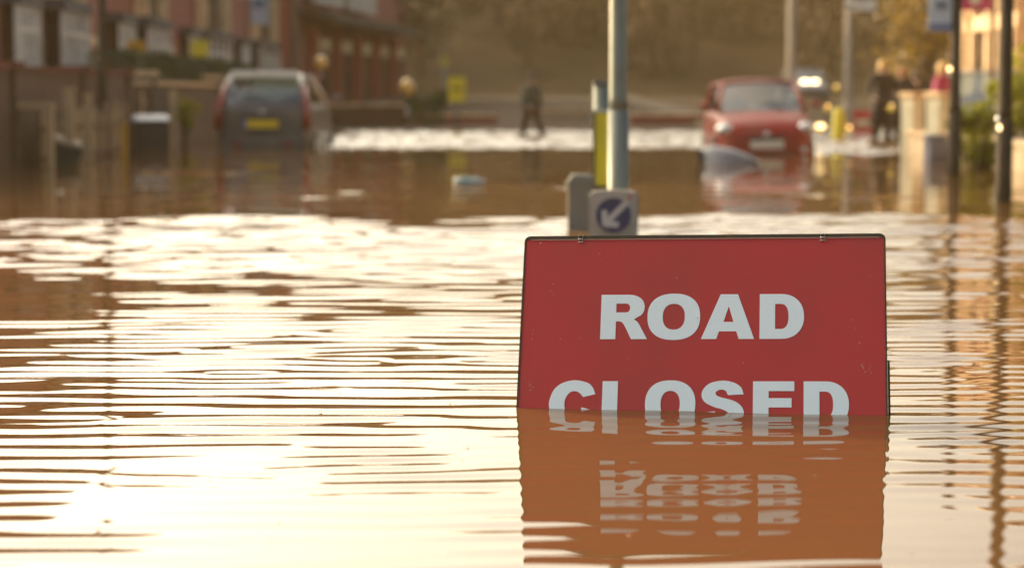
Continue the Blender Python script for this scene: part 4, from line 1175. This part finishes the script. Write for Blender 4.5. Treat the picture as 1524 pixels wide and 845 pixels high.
# left row, pitch about ten metres; the stone uprights of the upper bays are what the photograph shows
LB = [(41.4, 43.6), (51.2, 54.0), (61.2, 66.0), (73.8, 79.5)]
hy = [26.5, 37.2, 47.2, 57.6, 69.0, 82.0]
labs = ['', 'brick terraced house at the left edge, white bay frames and ochre board before it', 'brick terraced house above the dark hedge, left of the people carrier',
        'brick terraced house right above the grey people carrier', 'farthest house of the left brick terrace, beside the telegraph pole']
for i in range(1, 5):
    y0, y1 = hy[i], hy[i + 1]
    bays = []
    if i > 0:
        a, c = LB[i - 1]
        bays.append((c - y0 - (c - a) / 2, 2.45 + 1.35 + .45, c - a + .2, 2.3, .30, 'stone'))
        bays.append((c - y0 - (c - a) / 2, 1.75 + .45, (c - a) + .3, 1.35, .45, 'white'))
        bays.append((1.6, 1.75 + .45, 1.8, 1.3, .35, 'white'))
    else:
        bays += [(3.0, 4.25, 2.4, 2.3, .3, 'stone'), (3.0, 2.2, 2.5, 1.4, .45, 'white'), (8.0, 4.25, 2.4, 2.3, .3, 'stone'), (8.2, 2.2, 2.6, 1.4, .45, 'white')]
    house(labs[i], y0, y1, -8.6, 1, M_brick_x, -.45, 5.75, bays, i + 1)
# corner shop beyond the terrace
sh = empty('corner_shop', (-8.55, 84, -.25), R(-6.3), 'red brick corner shop with a pale fascia and dark canopy, beyond the terrace', 'shop')
MB().box(-2.5, 12, 4.0, 6.4, 26, 8.4).build('wall', M_brick_x, sh)
for yy, ln in ((3.2, 5.6), (10.5, 6.2)):
    MB().box(1.1, yy, 4.95, .25, ln, .9).build('fascia', mat('weathered fascia', (.52, .46, .40), .7, dirt=(.2, .15, .1), dscale=1.2), sh, bevel=.02)
MB().prism([(.7, 4.15), (2.2, 3.75), (2.2, 3.95), (.7, 4.38)], 'y', -.5, 22).build('canopy', M_pole, sh)
for i in range(5):
    MB().box(1.0, 1.0 + i * 4.6, 1.7, .35, .45, 3.9).build('pilaster', mat('red pilaster paint', (.36, .07, .04), .6), sh, bevel=.02)
    MB().box(.78, 3.3 + i * 4.6, 1.6, .10, 3.2, 2.3).build('shop_window', M_dark, sh)
    MB().box(.86, 3.3 + i * 4.6, 3.05, .12, 3.0, .45).build('sign_strip', M_stone, sh)
MB().prism([(1.2, 8.1), (-2.5, 10.3), (-6.0, 8.1)], 'y', -1, 25).build('roof', M_slate, sh)

# right row, sunlit
M_brick_lit = brick_mat('warm brick', (.36, .17, .09), (.28, .13, .07), (.34, .27, .19), (R(-90), R(-90), 0))
ry = [26, 34.5, 43.0, 51.5]
labr = ['nearest sunlit terraced house at the right edge', 'middle sunlit terraced house on the right, behind the dark pole', 'farthest sunlit terraced house on the right, behind the bus stop pole']
for i in range(3):
    y0, y1 = ry[i], ry[i + 1]
    bays = [(yy, zz, 1.7, hh_, .32, 'stone') for yy in (1.2, 3.6, 6.0) for zz, hh_ in ((4.2, 2.5), (1.9, 1.5))]
    house(labr[i], y0, y1, 10.0, -1, M_brick_lit, -.45, 6.6, bays, 20 + i, lit=True)
wall_run('garden_wall', 'sunlit pale stone garden wall with gate pillars, right of the people', 6.05, 24.5, 34, .28, M_stone, M_stone, (25.0, 29.5), pier_m=M_stone)
for px, d, lab in ((1357, 33.8, 'left of the two pale stone gate pillars catching the sun'), (1396, 31.2, 'right of the two pale stone gate pillars, beside the bus stop pole')):
    q = at(px, 240, d)
    g_ = empty('gate_pillar', (q.x, d, -.5), R(38), lab, 'pillar', 'pale gate pillars')
    zt = at(0, 146, d).z + .5
    MB().box(0, 0, zt / 2, .25, .25, zt).build('shaft', mat('pale render', (.86, .76, .52), .8), g_, bevel=.01)
    MB().box(0, 0, zt + .04,   .32, .32, .09).build('cap', M_stone, g_, bevel=.02)
q = at(1392, 240, 29.8)
bx = empty('grey_box', (q.x, 29.8, -.4), R(15), 'blue grey utility box in the water below the right gate pillar', 'box')
MB().box(0, 0, .35, .26, .24, .74).build('body', mat('blue grey box paint', (.17, .17, .21), .5), bx, bevel=.02)
MB().box(0, 0, .74, .29, .27, .04).build('lid', mat('blue grey box paint', (.17, .17, .21), .5), bx, bevel=.01)

# ------------------------------------------------------------------ planting
def bpx(px, d, z): 
    q = at(px, 200, d); return (q.x, d, z)
bush('garden_shrub', 'yellow green shrub over the wall between the two dark poles', 'shrub', bpx(1448, 27.5, -.25), (.75, .8, 1.1), M_shrub, 1500, .045, .1, 41)
bush('garden_shrub', 'yellow green shrub at the right edge, behind the tall dark pole', 'shrub', bpx(1518, 29, -.1), (.8, .8, 1.5), M_shrub, 1500, .045, .3, 42)
bush('garden_shrub', 'green shrub low on the far bank, left of the yellow board', 'shrub', bpx(636, 59.5, .0), (1.2, .9, 1.2), mat('bank shrub leaf', (.07, .10, .02), .6, var=.3), 1200, .06, .05, 43)
bush('garden_shrub', 'low yellow green shrub over the left wall, between bin and people carrier', 'shrub', bpx(276, 40.5, .2), (.5, .6, .5), M_shrub, 500, .04, .1, 44)
def tree(name, label, loc, h, spread, m, n_leaf, leaf, seed, group=None):
    r = np.random.default_rng(seed)
    root = empty(name, loc, 0, label, 'tree', group)
    t = MB()
    t.tube([(0, 0, -.5), (.05, 0, h * .3), (.0, .05, h * .65), (.05, 0, h * .92)], [.16, .12, .07, .02], n=8)
    cs = []
    for i in range(16):
        a = r.uniform(0, 6.28); z0 = h * r.uniform(.28, .75); ln = spread * r.uniform(.5, 1) * (1.15 - z0 / h * .6)
        e = np.array([math.cos(a) * ln, math.sin(a) * ln, z0 + ln * r.uniform(.3, .8)])
        t.tube([(0, 0, z0), tuple(e * np.array([.5, .5, 1]) - np.array([0, 0, ln * .15])), tuple(e)], [.05, .03, .008], n=5)
        per = n_leaf // 16
        p = r.normal(size=(per, 3)) * np.array([.28, .28, .2]) * spread * .75
        cs.append(e + p)
    t.build('trunk', M_bark, root, smooth=True)
    ce = np.concatenate(cs)
    P, Q = leaf_quads(ce, r.uniform(leaf * .6, leaf * 1.5, len(ce)), seed + 2)
    link_mesh('crown', np_mesh('crown', P, Q, m), root)
tree('garden_tree', 'golden leaved small tree behind the people and gate pillars', bpx(1378, 50, 0), 3.6, 1.1, M_gold, 2200, .06, 51)
tree('street_tree', 'small tree with sparse brown leaves rising behind the corner shop end', bpx(590, 108, .6), 8.5, 3.0, mat('brown leaf', (.16, .11, .04), .7, var=.3), 2400, .16, 52)

# ------------------------------------------------------------------ far bank: low walls and a log-like kerb
def low_wall(label, px0, px1, d, h, m, dz=.0):
    a, c = at(px0, 190, d), at(px1, 190, d)
    z0 = ground_z(0, d) - .1
    root = empty('low_wall', ((a.x + c.x) / 2, d, z0), 0, label, 'wall', 'low walls on the far bank')
    L = c.x - a.x
    MB().box(0, 0, (h + .1) / 2, L, .25, h + .1).build('masonry', m, root)
    nc = max(2, int(L / .55))
    me_ = MB().box(0, 0, 0, L / nc - .015, .32, .07).mesh('coping_stone', M_stone, bevel=.012)
    for i in range(nc): link_mesh('coping_stone', me_, root, loc=(-L / 2 + (i + .5) * L / nc, random.uniform(-.01, .01), h + .138))
low_wall('low pale stone wall on the far bank, left of the marker post', 800, 876, 63, .32, mat('pale bank stone', (.42, .33, .22), .85))
low_wall('low brown wall on the far bank, between lamp post and red hatchback', 938, 1050, 60, .26, M_brick_y)
low_wall('low reddish brick wall on the far bank, below the yellow board', 612, 740, 61, .22, M_brick_y)
low_wall('taller brick wall on the far bank, between people carrier and left beacon', 484, 604, 58.5, .55, mat('stained brown wall', (.13, .075, .04), .9, var=.4, scale=2))

# ------------------------------------------------------------------ haze over the whole street
hz = bpy.data.materials.new('haze'); hz.use_nodes = True
n, l = hz.node_tree.nodes, hz.node_tree.links
n.remove(n['Principled BSDF'])
pv = n.new('ShaderNodeVolumePrincipled')
pv.inputs['Color'].default_value = (1.0, .74, .38, 1)
pv.inputs['Density'].default_value = .0007
pv.inputs['Anisotropy'].default_value = .05
l.new(pv.outputs[0], n['Material Output'].inputs['Volume'])
hb = MB(); hb.box(0, 112, 17.2, 240, 260, 37.6)
ho = hb.build('haze', hz); tag(ho, kind='stuff')
